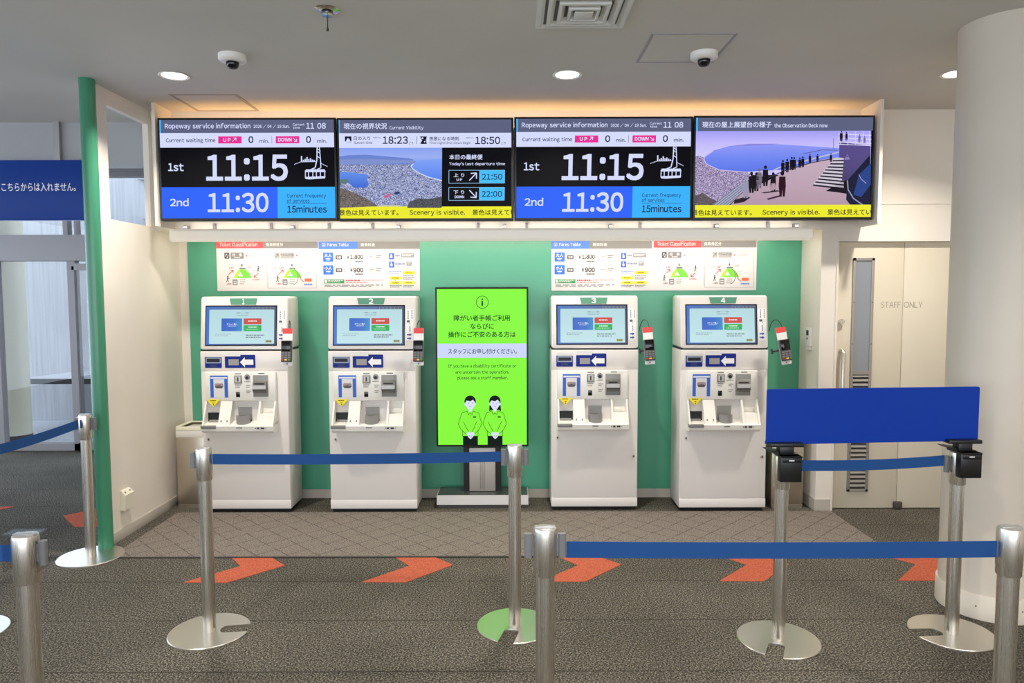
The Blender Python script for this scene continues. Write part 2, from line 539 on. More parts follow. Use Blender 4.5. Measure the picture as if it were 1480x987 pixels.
d = MB(); d.box(-4.69, -4.665, 7.60, 7.65, 0.03, 2.0); d.box(-4.69, -4.1, 7.60, 7.65, 1.96, 2.03); d.box(-4.69, -4.1, 7.60, 7.65, 0.03, 0.10); d.box(-4.16, -4.1, 7.60, 7.65, 0.03, 2.0)
dd = struct(d.build('door_2', FR, smooth=False))
struct(MB().box(-9, XLB, 7.70, 7.706, 0.07, 2.97).build('window_2', GLASS, smooth=False))
dg = MB().box(-4.67, -4.15, 7.622, 7.628, 0.1, 1.98).build('pane', GLASS, dd, smooth=False)
# outside: terrace, concrete wall with ledges
CON = concrete_mat()
struct(MB().box(-12, 2, 7.85, 14, -0.12, -0.01).build('ground_outside', CON, smooth=False))
b = MB(); b.box(-12, 0, 9.6, 9.9, -0.05, 5.0); b.box(-4.95, 0, 9.45, 9.6, 3.42, 3.55); b.box(-4.95, 0, 9.50, 9.6, 3.22, 3.34); b.box(-4.9, 0, 9.5, 9.6, 2.7, 2.78); b.box(-12, 0, 9.59, 9.6, 3.86, 3.875, 1)
struct(b.build('wall_outside', [CON, DARK], smooth=False))
b = MB(); b.prism([(-6.1, 8.72), (-5.15, 8.72), (-5.15, 9.6), (-5.9, 9.6)], 'z', 0.63, 0.665); b.box(-6.1, -5.15, 8.70, 8.722, 0.60, 0.664, 1)
b.box(-5.98, -5.9, 9.5, 9.6, -0.05, 0.63); b.box(-5.3, -5.2, 9.5, 9.6, -0.05, 0.63)
struct(b.build('trim_5', [CON, DARK], smooth=False))
b = MB().lathe([(0.15, 0), (0.15, 3.4)], (-5.84, 8.3, 0), 40); b.lathe([(0.155, 0), (0.155, 0.05), (0.15, 0.06)], (-5.84, 8.3, 0), 40, 1)
struct(b.build('column_outside', [M('cream_column', (214, 212, 190), 0.5), DARK]))
for x, lab in ((-5.90, 'small metal socket plate on outside concrete wall, above the ledge'), (-5.60, 'small metal socket plate on outside wall, beside the sliding door edge')):
    s = thing('socket_plate', lab, 'socket', (x, 9.598, 0.74), 'socket plates on the outside wall')
    MB().box(-.035, .035, -.012, 0, -.05, .05, bev=.003).build('plate', M('socket_metal', (120, 120, 118), .5), s)
    q = MB(); q.cyl((0, -.012, .02), (0, -.016, .02), .018, n=16); q.cyl((0, -.012, -.022), (0, -.016, -.022), .018, n=16); q.build('outlet', DARK, s)

# ------------------------------------------------------------------ floor markings
mt = MB().box(-2.60, 2.47, 4.485, 5.42, 0.0, 0.006); mt.box(-2.60, 2.47, 4.468, 4.485, 0, 0.006, 1)
tag(mt.build('floor_mat', [mat_lozenge(), M('mat_edge', (50, 46, 43), .9)], smooth=False), 'long taupe floor mat with diagonal lozenge lines in front of the ticket machines', 'floor mat')


def chevron(x, y, flip, label, top=None):
    s = -1 if flip else 1
    up = 0.135 if top is None else top
    dx = lambda dy: -0.253 * (abs(dy) / 0.265)
    pts = [(0, 0), (dx(up), up), (dx(up) - 0.257 * 1.0, up), (-0.272, -0.012), (-0.517, -0.262), (-0.253, -0.265)]
    pts = [(s * a, b2) for a, b2 in pts]
    o = MB().prism(pts, 'z', 0.0, 0.003).build('floor_arrow', ORANGE, loc=(x, y, 0), smooth=False)
    tag(o, label, 'floor arrow', 'arrow tiles inlaid in the carpet')


A_LAB = ['orange arrow carpet tile pointing right, leftmost in the row before the floor mat',
         'orange arrow carpet tile pointing right, between the two belt posts of the near-left queue',
         'orange arrow carpet tile pointing right, just right of the front middle belt post',
         'orange arrow carpet tile pointing right, behind the left post of the blue board',
         'orange arrow carpet tile pointing right, partly hidden behind the white pillar']
for i, l in enumerate(A_LAB): chevron(-1.425 + 1.0525 * i, 4.343, False, l)
chevron(-3.455, 5.36, True, 'red-orange arrow carpet tile pointing left, seen beside the green wall end', 0.24)
chevron(-4.47, 5.36, True, 'red-orange arrow carpet tile pointing left, cut by the left edge of the photo', 0.24)

# ------------------------------------------------------------------ staff door
dr = struct(MB().box(2.494, 3.016, 5.492, 5.528, 0.006, 2.082, bev=.002).build('door_1', DOORP))
dr2 = struct(MB().box(3.020, 3.548, 5.492, 5.528, 0.006, 2.082, bev=.002).build('door_3', DOORP))
b = MB()
x0, x1, z0, z1 = 2.622, 2.786, 0.139, 1.962
b.box(x0, x0 + .022, 5.478, 5.4915, z0, z1, bev=.002); b.box(x1 - .022, x1, 5.478, 5.4915, z0, z1, bev=.002)
b.box(x0, x1, 5.478, 5.4915, z1 - .022, z1, bev=.002); b.box(x0, x1, 5.478, 5.4915, z0, z0 + .02, bev=.002); b.box(x0, x1, 5.479, 5.4915, 1.062, 1.095)
for zz in (1.30, 1.62, .8, .45): b.cyl((x0 + .011, 5.4785, zz), (x0 + .011, 5.4765, zz), .004, n=10, mi=1); b.cyl((x1 - .011, 5.4785, zz), (x1 - .011, 5.4765, zz), .004, n=10, mi=1)
b.build('window_frame', [M('slot_frame', (158, 152, 144), .45, .3), DARK], dr)
MB().box(x0 + .022, x1 - .022, 5.486, 5.4905, 1.095, z1 - .022).build('pane', M('slot_glass', (142, 146, 152), .12), dr)
b = MB(); b.box(x0 + .022, x1 - .022, 5.4895, 5.4915, z0 + .02, 1.062, 1)
z = z0 + .04
while z < 1.05:
    b.prism([(5.489, z + .016), (5.479, z), (5.4775, z + .002), (5.4875, z + .020)], 'x', x0 + .022, x1 - .022); z += .0345
b.build('louvre', [M('slot_frame', (158, 152, 144), .45, .3), M('louvre_dark', (60, 58, 55), .7)], dr)
b = MB(); b.cyl((2.54, 5.492, 1.474), (2.54, 5.47, 1.474), .018, n=20); b.cyl((2.54, 5.47, 1.474), (2.54, 5.462, 1.474), .022, n=20)
b.build('lock', STEEL, dr)
b = MB(); b.tube([(2.545, 5.495, 1.25), (2.545, 5.45, 1.25), (2.545, 5.435, 1.235), (2.545, 5.435, .70), (2.545, 5.45, .685), (2.545, 5.495, .685)], .014, 14)
b.build('handle', STEEL, dr)
MB().box(2.99, 3.05, 5.46, 5.491, .006, .06, bev=.004).build('door_stop', M('stop_rubber', (70, 62, 54), .6), dr2)
for t, a0, a1, par in (('STAFF', 2.846, 3.000, dr), ('ONLY', 3.026, 3.169, dr2)):
    A = Art(0, 0, 1, 1, a1 - a0, .046); A.text(t, 0, 0, 1, 1, M('sign_letters', (138, 130, 116), .5), -0.014, 0)
    A.build('lettering', par, ((a0 + a1) / 2, 5.4905, 1.602))

# ------------------------------------------------------------------ left side: hanging sign, outlet
s = thing('hanging_sign', 'blue overhead sign with white Japanese lettering hung in the corridor at left', 'sign', (-4.2, 5.75, 2.53))
MB().box(-1.25, 0.80, -.02, .03, -.24, .235, bev=.004).build('panel', M('sign_blue', (24, 60, 140), .4, spec=.2), s)
A = Art(-250, 232, 120, 318, 2.05, .475)
A.text('こちらからは入れません。', 0.5, 264.5, 107, 276.5, M('sign_white', (236, 236, 240), .5), 0.0, 1)
A.build('lettering', s, (-.225, -.0205, -.0025))
MB().box(-1.0, -.95, .0, .03, .22, .54).build('bracket', ALU, s); MB().box(.55, .60, .0, .03, .22, .54).build('bracket', ALU, s)
o = thing('wall_outlet', 'small cream wedge-shaped outlet cover low on the left partition', 'outlet', (XL, 4.887, .273))
MB().prism([(0, -.07), (.035, -.07), (.04, .035), (.012, .065), (0, .065)], 'y', -.055, .055).build('cover', CREAM, o)
for yy in (-.03, .03): MB().cyl((.025, yy, .0505), (.027, yy, .0535), .006, n=10).build('screw', GREY, o)
for c in o.children:
    if c.name.startswith('cover'):
        c.rotation_euler = (0, 0, 0)
o = thing('wall_intercom', 'white wall intercom panel with small dark screen on the right pilaster side', 'intercom', (2.362, 5.62, 1.33))
MB().box(-.022, 0, -.045, .045, -.06, .09, bev=.004).build('body', WHITE, o)
MB().box(-.0235, -.0215, -.022, .022, .03, .07).build('screen', DARK, o)
MB().cyl((-.022, 0, .005), (-.025, 0, .005), .009, n=14).build('button', DARK, o)
MB().box(-.02, 0, -.04, .04, -.085, -.062, bev=.003).build('switch', WHITE, o)

# ------------------------------------------------------------------ ceiling fixtures
LENS = bpy.data.materials.new('lamp_lens'); LENS.use_nodes = True
_b = LENS.node_tree.nodes['Principled BSDF']; _b.inputs['Emission Color'].default_value = (1, .93, .82, 1); _b.inputs['Emission Strength'].default_value = 6.0
DL = [(-2.12, 4.57, 'round recessed downlight in the ceiling above the left machines, beside the green wall end'),
      (0.352, 4.57, 'round recessed downlight in the ceiling above the centre display'),
      (2.80, 4.57, 'round recessed downlight half hidden by the white pillar'),
      (-2.12, 1.9, None), (0.352, 1.9, None), (2.80, 1.9, None), (-2.12, -.8, None), (0.352, -.8, None), (2.80, -.8, None)]
for i, (x, y, lab) in enumerate(DL):
    t = thing('ceiling_downlight', lab or 'round recessed downlight in the ceiling behind the viewpoint', 'ceiling light', (x, y, CZ), 'ceiling downlights')
    MB().lathe([(.074, -.002), (.092, -.002), (.094, -.006), (.088, -.009), (.074, -.004)], n=48).build('trim_ring', WHITE, t)
    MB().lathe([(.0, -.006), (.072, -.006), (.074, -.003), (.0, -.003)], n=48).build('lens', LENS, t)
    l = bpy.data.lights.new('downlight_lamp', 'AREA'); l.shape = 'DISK'; l.size = .13; l.energy = DOWN_W; l.color = (1, .94, .86); l.spread = math.radians(125)
    lo = bpy.data.objects.new('downlight_lamp', l); COL.objects.link(lo); lo.location = (0, 0, -.012); lo.parent = t
for x, y, lab in ((-1.609, 4.20, 'white dome camera on the ceiling at left, beside the left downlight'), (1.107, 4.18, 'white dome camera on the ceiling access panel at right')):
    t = thing('dome_camera', lab, 'camera', (x, y, CZ), 'ceiling dome cameras')
    MB().lathe([(.078, 0), (.078, -.028), (.070, -.036), (.055, -.04), (0.0, -.04)], n=40).build('housing', WHITE, t)
    MB().lathe([(.036, -.038), (.036, -.052), (.031, -.066), (.020, -.076), (0.0, -.079)], n=28).build('dome', M('smoked_dome', (12, 12, 14), .08), t)
t = thing('sprinkler', 'ceiling sprinkler with chrome rosette and hanging pin', 'sprinkler', (-.892, 3.547, CZ))
MB().lathe([(.02, -.014), (.05, -.010), (.062, -.001), (.062, 0)], n=36).build('rosette', M('chrome', (190, 188, 184), .2, 1), t)
b = MB(); b.cyl((0, 0, 0), (0, 0, -.03), .014, n=14); b.lathe([(.0, -.024), (.032, -.022), (.032, -.027), (0, -.029)], n=18)
b.build('deflector', M('chrome', (190, 188, 184), .2, 1), t)
b = MB(); b.cyl((0, 0, -.02), (0, 0, -.085), .003, n=8); b.lathe([(0, -.084), (.006, -.088), (.006, -.1), (0, -.104)], n=10); b.build('pin', DARK, t)
t = thing('air_diffuser', 'square white ceiling air diffuser with nested louvre frames', 'air vent', (.35, 3.545, CZ))
for k, (h, w, dz) in enumerate(((.225, .022, .012), (.172, .016, .020), (.122, .014, .026), (.075, .012, .031))):
    b = MB()
    o4 = lambda r, z: [(-r, -r, z), (r, -r, z), (r, r, z), (-r, r, z)]
    b.loft([o4(h, 0.0 if k == 0 else -dz + .022), o4(h, -dz), o4(h - w, -dz - .002), o4(h - w - .02, -.002)], cap=False)
    b.build('louvre_frame', M('diffuser_white', (214, 212, 206), .5), t)
MB().box(-.2, .2, -.2, .2, -.004, 0).build('back_plate', M('duct_dark', (92, 92, 90), .8), t)
MB().box(-.045, .045, -.045, .045, -.034, -.028, bev=.003).build('centre_plate', M('diffuser_white', (214, 212, 206), .5), t)
for x0, x1, y0, y1, lab in ((.745, 1.205, 3.87, 4.345, 'square ceiling access panel with thin frame around the right dome camera'),
                            (-2.36, -1.89, 4.99, 5.44, 'ceiling access panel with grey frame above the leftmost monitor')):
    t = thing('access_panel', lab, 'access panel', (0, 0, CZ), 'ceiling access panels')
    b = MB(); w = .012 if x0 > 0 else .02
    b.box(x0, x1, y0, y0 + w, -.003, 0); b.box(x0, x1, y1 - w, y1, -.003, 0); b.box(x0, x0 + w, y0 + w, y1 - w, -.003, 0); b.box(x1 - w, x1, y0 + w, y1 - w, -.003, 0)
    b.build('frame', M('panel_frame', (152, 149, 158), .5) if x0 > 0 else M('hatch_frame', (142, 136, 130), .5), t, smooth=False)
    MB().box(x0 + w + .004, x1 - w - .004, y0 + w + .004, y1 - w - .004, -.002, 0).build('panel', CEIL, t, smooth=False)

# ------------------------------------------------------------------ monitor bank
b = MB(); b.box(2.632, 2.655, 5.16, 5.449, 2.19, CZ - .001); b.build('x', WALL)
ob = bpy.data.objects['x']; ob.name = 'trim_6'; struct(ob)
struct(MB().box(-2.585, -2.562, 5.2, 5.449, 2.19, CZ - .001).build('trim_7', WALL, smooth=False))
# warm lamp behind the monitors that lights the ceiling
t = thing('cove_light', 'warm strip lamp hidden behind the tops of the monitors', 'lamp', (0.03, 5.40, 2.86))
b = MB(); b.box(-2.55, 2.55, -.02, .048, -.03, 0); b.box(-2.55, 2.55, -.06, -.052, -.03, .055); b.box(-2.55, 2.55, -.06, -.02, -.03, -.02); b.build('housing', WHITE, t, smooth=False)
area('cove_lamp', (0, .012, .004), (PI, 0, 0), 5.0, .04, COVE_W, (1.0, .60, .26), parent=t)

W1 = (214, 220, 252); NAVY = (16, 20, 46); HEAD = (92, 98, 128); SKYB = (64, 178, 252); PINK = (236, 44, 148); BLU = (44, 100, 250); KBG = (5, 5, 12)


def service_screen(Wm, Hm):
    A = Lit(52, 122, 1430, 908, Wm, Hm, 16)
    A.rect(40, 110, 1470, 920, KBG, 0)
    A.rect(40, 110, 1470, 226, HEAD); A.rect(40, 110, 66, 226, SKYB, 2)
    A.text('Ropeway service information', 97, 150, 772, 200, W1, .012)
    A.text('2026 / 04 / 19 Sun.', 798, 160, 1080, 190, W1, .012)
    A.text('Current', 1108, 152, 1200, 170, W1, .01); A.text('time', 1108, 176, 1164, 194, W1, .01)
    A.text('11', 1214, 150, 1275, 194, W1, .01); A.text('08', 1302, 150, 1368, 194, W1, .01)
    A.rect(40, 226, 1470, 342, W1)
    A.text('Current waiting time', 104, 268, 494, 308, (50, 54, 84), .01)
    A.rect(517, 254, 702, 310, PINK, 2); A.text('U P', 558, 268, 614, 296, W1, .03); A.arrow(630, 294, 658, 268, 5, 20, W1)
    A.text('0', 758, 255, 794, 306, NAVY, .02); A.text('min.', 844, 276, 918, 305, (50, 54, 84), .01)
    A.rect(940, 254, 943, 310, (90, 96, 120), 2)
    A.rect(972, 254, 1158, 310, PINK, 2); A.text('DOWN', 992, 268, 1098, 296, W1, .03); A.arrow(1110, 268, 1138, 294, 5, 20, W1)
    A.text('0', 1214, 255, 1250, 306, NAVY, .02); A.text('min.', 1300, 276, 1376, 305, (50, 54, 84), .01)
    A.text('1st', 120, 468, 240, 528, W1, .022); A.text('11:15', 425, 406, 1062, 604, W1, .022)
    A.rect(40, 658, 990, 920, BLU); A.rect(985, 658, 1470, 920, (58, 178, 252), 2)
    A.text('2nd', 132, 748, 276, 810, W1, .018); A.text('11:30', 433, 708, 910, 858, W1, .018)
    A.text('Current frequency', 1060, 712, 1370, 752, (28, 62, 118), .005); A.text('of services', 1060, 752, 1240, 784, (28, 62, 118), .005)
    A.rect(1060, 791, 1375, 794, (28, 62, 118), 3); A.text('15minutes', 1064, 808, 1376, 864, (14, 30, 74), .015)
    # line drawing of a gondola hanging from its arm, town on a ridge behind
    C = W1
    A.line([(1300, 342), (1298, 440), (1284, 505), (1250, 520)], 9, C); A.line([(1318, 342), (1326, 440), (1330, 505), (1300, 518)], 7, C)
    A.line([(1296, 372), (1322, 390)], 6, C); A.line([(1296, 410), (1324, 430)], 6, C); A.line([(1298, 350), (1326, 372)], 5, C)
    A.line([(1210, 522), (1360, 522)], 8, C); A.rr(1202, 526, 1366, 540, 6, C, 2)
    for x in (1203, 1228, 1262, 1290, 1322, 1357): A.rect(x, 540, x + 7, 584, C, 2)
    A.poly([(1203, 578), (1366, 572), (1362, 590), (1240, 598), (1206, 594)], C, 2)
    A.line([(1118, 478), (1170, 458), (1290, 456)], 4, C); A.line([(1330, 470), (1382, 496)], 4, C)
    for x, h in ((1176, 46), (1192, 16), (1206, 24), (1220, 38), (1234, 22), (1248, 28), (1262, 18), (1276, 14)): A.rect(x - 5, 458 - h, x + 5, 458, C, 2)
    return A


def ticker(A, y0, y1, xa, xb, xc, xd, xe):
    Y = (238, 236, 46); K = (44, 46, 22)
    A.rect(20, y0, 1460, y1 + 40, Y, 3); m = (y0 + y1) / 2
    A.text('景色は見えています。', xa, m - 22, xb, m + 24, K, .008, 4); A.text('Scenery is visible.', xc, m - 20, xd, m + 30, K, .012, 4)
    A.text('景色は見えて', xe, m - 22, xe + 296, m + 24, K, .008, 4); A.text('い', xe + 308, m - 18, xe + 352, m + 22, K, .008, 4)


def visibility_screen(Wm, Hm):
    A = Lit(45, 122, 1416, 914, Wm, Hm, 12)
    A.rect(20, 110, 1450, 930, KBG, 0); A.rect(20, 110, 1450, 228, HEAD); A.rect(20, 110, 54, 228, SKYB, 2)
    A.text('現在の視界状況', 86, 150, 428, 196, W1, .01); A.text('Current Visibility', 450, 172, 718, 206, W1, .012)
    A.rect(20, 228, 1450, 346, W1)
    A.poly([(94, 254), (146, 254), (146, 294), (138, 294), (128, 270), (112, 270), (102, 294), (94, 294)], NAVY, 2); A.rect(104, 302, 150, 305, (120, 130, 160), 2)
    A.text('日の入り', 166, 254, 296, 284, NAVY, 0.0); A.text('Sunset time', 168, 294, 312, 314, (90, 94, 120), .01)
    A.text('Approx.', 318, 258, 380, 270, (90, 94, 120), .02); A.text('18:23', 396, 256, 594, 314, NAVY, .01); A.text('ごろ', 604, 298, 638, 318, (90, 94, 120), 0)
    A.rect(662, 256, 666, 316, (100, 106, 130), 2)
    A.poly([(692, 256), (746, 256), (740, 284), (746, 316), (694, 316), (708, 288)], NAVY, 2); A.ell(712, 270, 7, 7, W1, 3); A.ell(730, 298, 6, 6, W1, 3); A.ell(702, 284, 4, 4, W1, 3)
    A.text('夜景になる時刻', 766, 258, 1000, 290, NAVY, 0.0); A.text('Time nighttime views begin', 766, 298, 1096, 322, (90, 94, 120), .01)
    A.text('Approx.', 1056, 262, 1116, 274, (90, 94, 120), .02); A.text('18:50', 1132, 260, 1328, 318, NAVY, .01); A.text('ごろ', 1338, 300, 1374, 320, (90, 94, 120), 0)
    z = lambda y: A.P(0, y, 0).z
    A.rect(20, 346, 868, 480, grad_mat('visibility_sky', z(346), z(480), [(0, (132, 158, 238)), (.55, (150, 172, 240)), (1, (120, 150, 232))]), 1)
    A.poly([(20, 420), (120, 404), (260, 400), (420, 414), (600, 430), (640, 440), (640, 480), (20, 480)], EM((108, 132, 208)), 2)
    city = city_mat('visibility_town', 190, [(0, (38, 44, 84)), (.3, (92, 104, 156)), (.6, (158, 170, 216)), (.85, (206, 212, 242)), (1, (96, 80, 104))], 1.6)
    A.rect(20, 452, 868, 820, city, 2)
    A.poly([(20, 440), (300, 436), (640, 446), (640, 470), (300, 476), (20, 480)], EM((128, 146, 206)), 3)
    A.poly([(668, 446), (868, 436), (868, 606), (760, 578), (690, 548), (636, 514), (622, 494), (640, 474)], grad_mat('visibility_sea', z(440), z(606), [(0, (122, 158, 244)), (1, (74, 124, 234))]), 3)
    A.line([(640, 474), (620, 494), (636, 516), (690, 552), (760, 582), (868, 610)], 7, EM((214, 222, 246)), 4)
    A.poly([(20, 536), (120, 540), (240, 556), (284, 566), (268, 600), (286, 640), (268, 662), (170, 668), (120, 626), (20, 604)], grad_mat('visibility_bay', z(536), z(668), [(0, (92, 140, 232)), (1, (40, 92, 206))]), 3)
    A.poly([(20, 604), (110, 596), (130, 616), (90, 632), (20, 628)], EM((92, 122, 118)), 4)
    brush = city_mat('visibility_bush', 260, [(0, (38, 36, 46)), (.5, (92, 82, 78)), (1, (142, 126, 112))])
    A.poly([(20, 668), (90, 676), (190, 716), (300, 772), (360, 816), (20, 830)], brush, 4)
    A.poly([(590, 830), (610, 780), (680, 752), (760, 758), (868, 740), (868, 830)], city_mat('visibility_wood', 240, [(0, (22, 28, 40)), (.6, (52, 58, 66)), (1, (92, 92, 92))]), 4)
    A.poly([(400, 740), (440, 712), (466, 720), (452, 740), (408, 752)], EM((198, 104, 146)), 4); A.poly([(480, 710), (520, 696), (536, 712), (500, 724)], EM((40, 56, 110)), 4)
    A.poly([(360, 806), (540, 806), (530, 818), (370, 818)], EM((196, 190, 182)), 5)
    A.rect(868, 346, 1450, 820, KBG, 5)
    A.text('本日の最終便', 926, 402, 1190, 442, W1, .012, 6); A.text("Today's last departure time", 926, 462, 1370, 494, W1, .02, 6)
    for y, j, e, tm, dn in ((526, '上 り', 'U P', '21:50', 0), (664, '下 り', 'DOWN', '22:00', 1)):
        A.rect(1166, y, 1370, y + 108, (70, 190, 250), 6); A.frame(924, y + 2, 1368, y + 106, 4, (150, 200, 240), 6)
        A.text(j, 962, y + 26, 1046, y + 56, W1, .012, 6); A.text(e, 986 if not dn else 972, y + 68, 1028 if not dn else 1046, y + 88, W1, .03, 6)
        if dn: A.arrow(1088, y + 24, 1142, y + 82, 8, 44, W1, 6)
        else: A.arrow(1088, y + 84, 1142, y + 26, 8, 44, W1, 6)
        A.text(tm, 1188, y + 32, 1348, y + 78, (20, 42, 84), .008, 7)
    ticker(A, 818, 914, 48, 522, 612, 1054, 1114)
    return A


def deck_screen(Wm, Hm):
    A = Lit(40, 104, 1440, 900, Wm, Hm, -12)
    A.rect(0, 90, 1480, 920, KBG, 0); A.rect(0, 90, 1480, 210, HEAD); A.rect(0, 90, 54, 210, SKYB, 2)
    A.text('現在の屋上展望台の様子', 88, 136, 634, 184, W1, .01, 6); A.text('the Observation Deck now', 656, 152, 1078, 184, W1, .014, 6)
    z = lambda y: A.P(0, y, 0).z
    A.rect(0, 210, 1425, 560, grad_mat('deck_sky', z(210), z(400), [(0, (160, 156, 244)), (.5, (192, 184, 250)), (1, (206, 200, 252))]), 1)
    A.poly([(100, 420), (170, 366), (300, 330), (460, 316), (700, 316), (1200, 350), (1200, 480), (700, 520), (440, 534), (220, 520), (120, 470)],
           grad_mat('deck_sea', z(320), z(530), [(0, (140, 150, 244)), (.5, (108, 132, 240)), (1, (86, 112, 232))]), 2)
    A.poly([(300, 330), (460, 312), (700, 312), (560, 326)], EM((140, 136, 224)), 3)
    town = city_mat('deck_town', 230, [(0, (56, 46, 84)), (.35, (120, 102, 152)), (.7, (182, 164, 206)), (1, (222, 208, 232))], 1.5)
    A.poly([(0, 420), (60, 404), (100, 420), (112, 466), (220, 516), (440, 536), (480, 560), (430, 640), (200, 800), (0, 830)], town, 3)
    A.line([(176, 366), (110, 412), (100, 440), (124, 474), (224, 520), (440, 538)], 7, EM((200, 184, 234)), 4)
    A.poly([(0, 740), (90, 700), (150, 742), (210, 770), (160, 830), (0, 830)], city_mat('deck_scrub', 240, [(0, (40, 34, 44)), (1, (112, 96, 104))]), 4)
    paving = grad_mat('deck_paving', z(450), z(800), [(0, (196, 172, 190)), (1, (176, 146, 164))])
    A.poly([(300, 810), (420, 690), (600, 610), (800, 510), (980, 450), (1160, 420), (1250, 480), (1270, 640), (1400, 810)], paving, 4)
    A.poly([(160, 806), (400, 620), (420, 690), (300, 800)], EM((168, 172, 196)), 5)
    for k in range(5): A.line([(170 + k * 26, 804), (392 + k * 8, 630 + k * 14)], 5, (86, 88, 116), 6)
    A.line([(420, 640), (700, 500), (860, 460), (1170, 380)], 10, (190, 190, 214), 5); A.line([(520, 620), (760, 520), (960, 462), (1100, 436)], 8, (70, 64, 88), 5)
    A.line([(890, 392), (1040, 362), (1160, 366)], 6, (96, 96, 150), 5); A.line([(1126, 272), (1126, 360)], 4, (112, 112, 170), 5)
    # stairs, tower and upper railing
    for k in range(9):
        y = 430 + k * 24; A.poly([(1130 - k * 19, y), (1212, y - 6 + k * 4), (1212, y + 10 + k * 4), (1124 - k * 19, y + 14)], EM((208, 200, 214)), 6)
        A.poly([(1124 - k * 19, y + 14), (1212, y + 10 + k * 4), (1212, y + 24 + k * 4), (1116 - k * 19, y + 26)], EM((40, 34, 52)), 6)
    A.poly([(1070, 690), (1200, 610), (1250, 600), (1250, 715), (1160, 700)], EM((22, 16, 28)), 6)
    A.poly([(1172, 300), (1420, 330), (1420, 400), (1240, 606), (1196, 606), (1210, 430), (1172, 420)], grad_mat('deck_tower', z(300), z(606), [(0, (88, 76, 142)), (1, (58, 46, 104))]), 7)
    A.poly([(1420, 400), (1240, 606), (1232, 760), (1270, 806), (1425, 806)], EM((22, 26, 56)), 7)
    A.poly([(1330, 560), (1425, 470), (1425, 640), (1350, 740), (1290, 720)], EM((40, 66, 138)), 8)
    A.line([(1240, 606), (1246, 680), (1290, 750), (1370, 806)], 9, (150, 152, 186), 9); A.line([(1330, 560), (1350, 596), (1390, 630)], 6, (150, 152, 186), 9)
    for y in (236, 268, 300, 318): A.line([(1160, y), (1425, y + 12)], 5, (226, 226, 250), 8)
    for x in (1180, 1240, 1300, 1360, 1410): A.line([(x, 214), (x, 320)], 5, (214, 214, 244), 8)
    A.text('△', 1222, 396, 1250, 424, (140, 128, 190), 0, 9); A.rect(1214, 426, 1254, 440, (140, 128, 190), 9)

    def fig(x, y, h, c=(24, 18, 26), L=10):
        w = h * .125
        A.ell(x, y - h * .92, h * .075, h * .085, c, L, 12)
        A.poly([(x - w, y - h * .80), (x + w, y - h * .80), (x + w * 1.15, y - h * .42), (x + w * .8, y), (x + w * .15, y), (x, y - h * .3), (x - w * .15, y), (x - w * .8, y), (x - w * 1.15, y - h * .42)], c, L)

    A.poly([(556, 700), (690, 682), (700, 692), (580, 708)], EM((70, 52, 66)), 6); A.poly([(598, 750), (716, 718), (724, 730), (612, 760)], EM((60, 44, 58)), 6)
    A.poly([(340, 760), (440, 730), (470, 740), (420, 776), (340, 790)], EM((44, 34, 48)), 6)
    for x, y, h, c in ((1106, 460, 70, 0), (1000, 460, 66, 0), (940, 470, 74, 0), (884, 500, 86, 0), (860, 506, 84, 0), (816, 520, 100, 0), (796, 524, 106, 0), (760, 540, 106, 0), (726, 546, 104, 0),
                       (588, 650, 164, 0), (538, 668, 160, 1), (516, 690, 150, 0), (478, 704, 168, 0), (432, 744, 170, 2), (650, 696, 156, 3), (722, 734, 200, 4), (1186, 296, 84, 0), (1228, 290, 70, 0), (1330, 306, 66, 5), (1370, 312, 60, 5)):
        fig(x, y, h, ((24, 18, 26), (120, 110, 130), (150, 150, 176), (30, 22, 32), (46, 18, 30), (110, 104, 160))[c])
    A.poly([(630, 690), (636, 628), (666, 628), (670, 672)], EM((176, 150, 160)), 11)
    A.rect(1425, 210, 1480, 806, KBG, 11)
    A.rect(0, 800, 1480, 930, (238, 236, 46), 11)
    K = (44, 46, 22)
    A.text('景色は見えています。', 2, 838, 480, 884, K, .008, 12); A.text('Scenery is visible.', 566, 838, 1020, 888, K, .012, 12)
    A.text('景色は見えてい', 1084, 836, 1432, 882, K, .008, 12)
    return A


TVS = [(-2.545, -1.262, 2.2265, 2.961, service_screen, 'leftmost overhead monitor, showing ropeway service times 11:15 and 11:30'),
       (-1.256, 0.014, 2.2225, 2.958, visibility_screen, 'overhead monitor second from left, showing a hazy city view and 18:23'),
       (0.020, 1.306, 2.2225, 2.962, service_screen, 'ropeway service time monitor between the city view and the observation deck view'),
       (1.312, 2.614, 2.222, 2.967, deck_screen, 'rightmost overhead monitor, showing people on the observation deck')]
for x0, x1, z0, z1, fn, lab in TVS:
    w, h = x1 - x0, z1 - z0
    t = thing('overhead_monitor', lab, 'monitor', ((x0 + x1) / 2, 5.2, z0), 'information monitors in the row')
    MB().box(-w / 2, w / 2, 0, .06, 0, h, bev=.004).build('casing', BLACK, t)
    MB().box(-.25, .25, .06, .249, h * .3, h * .7, bev=.004).build('mount', DARK, t)
    fn(w - .030, h - .034).build('screen', t, (0, -.0008, h / 2 + .002))

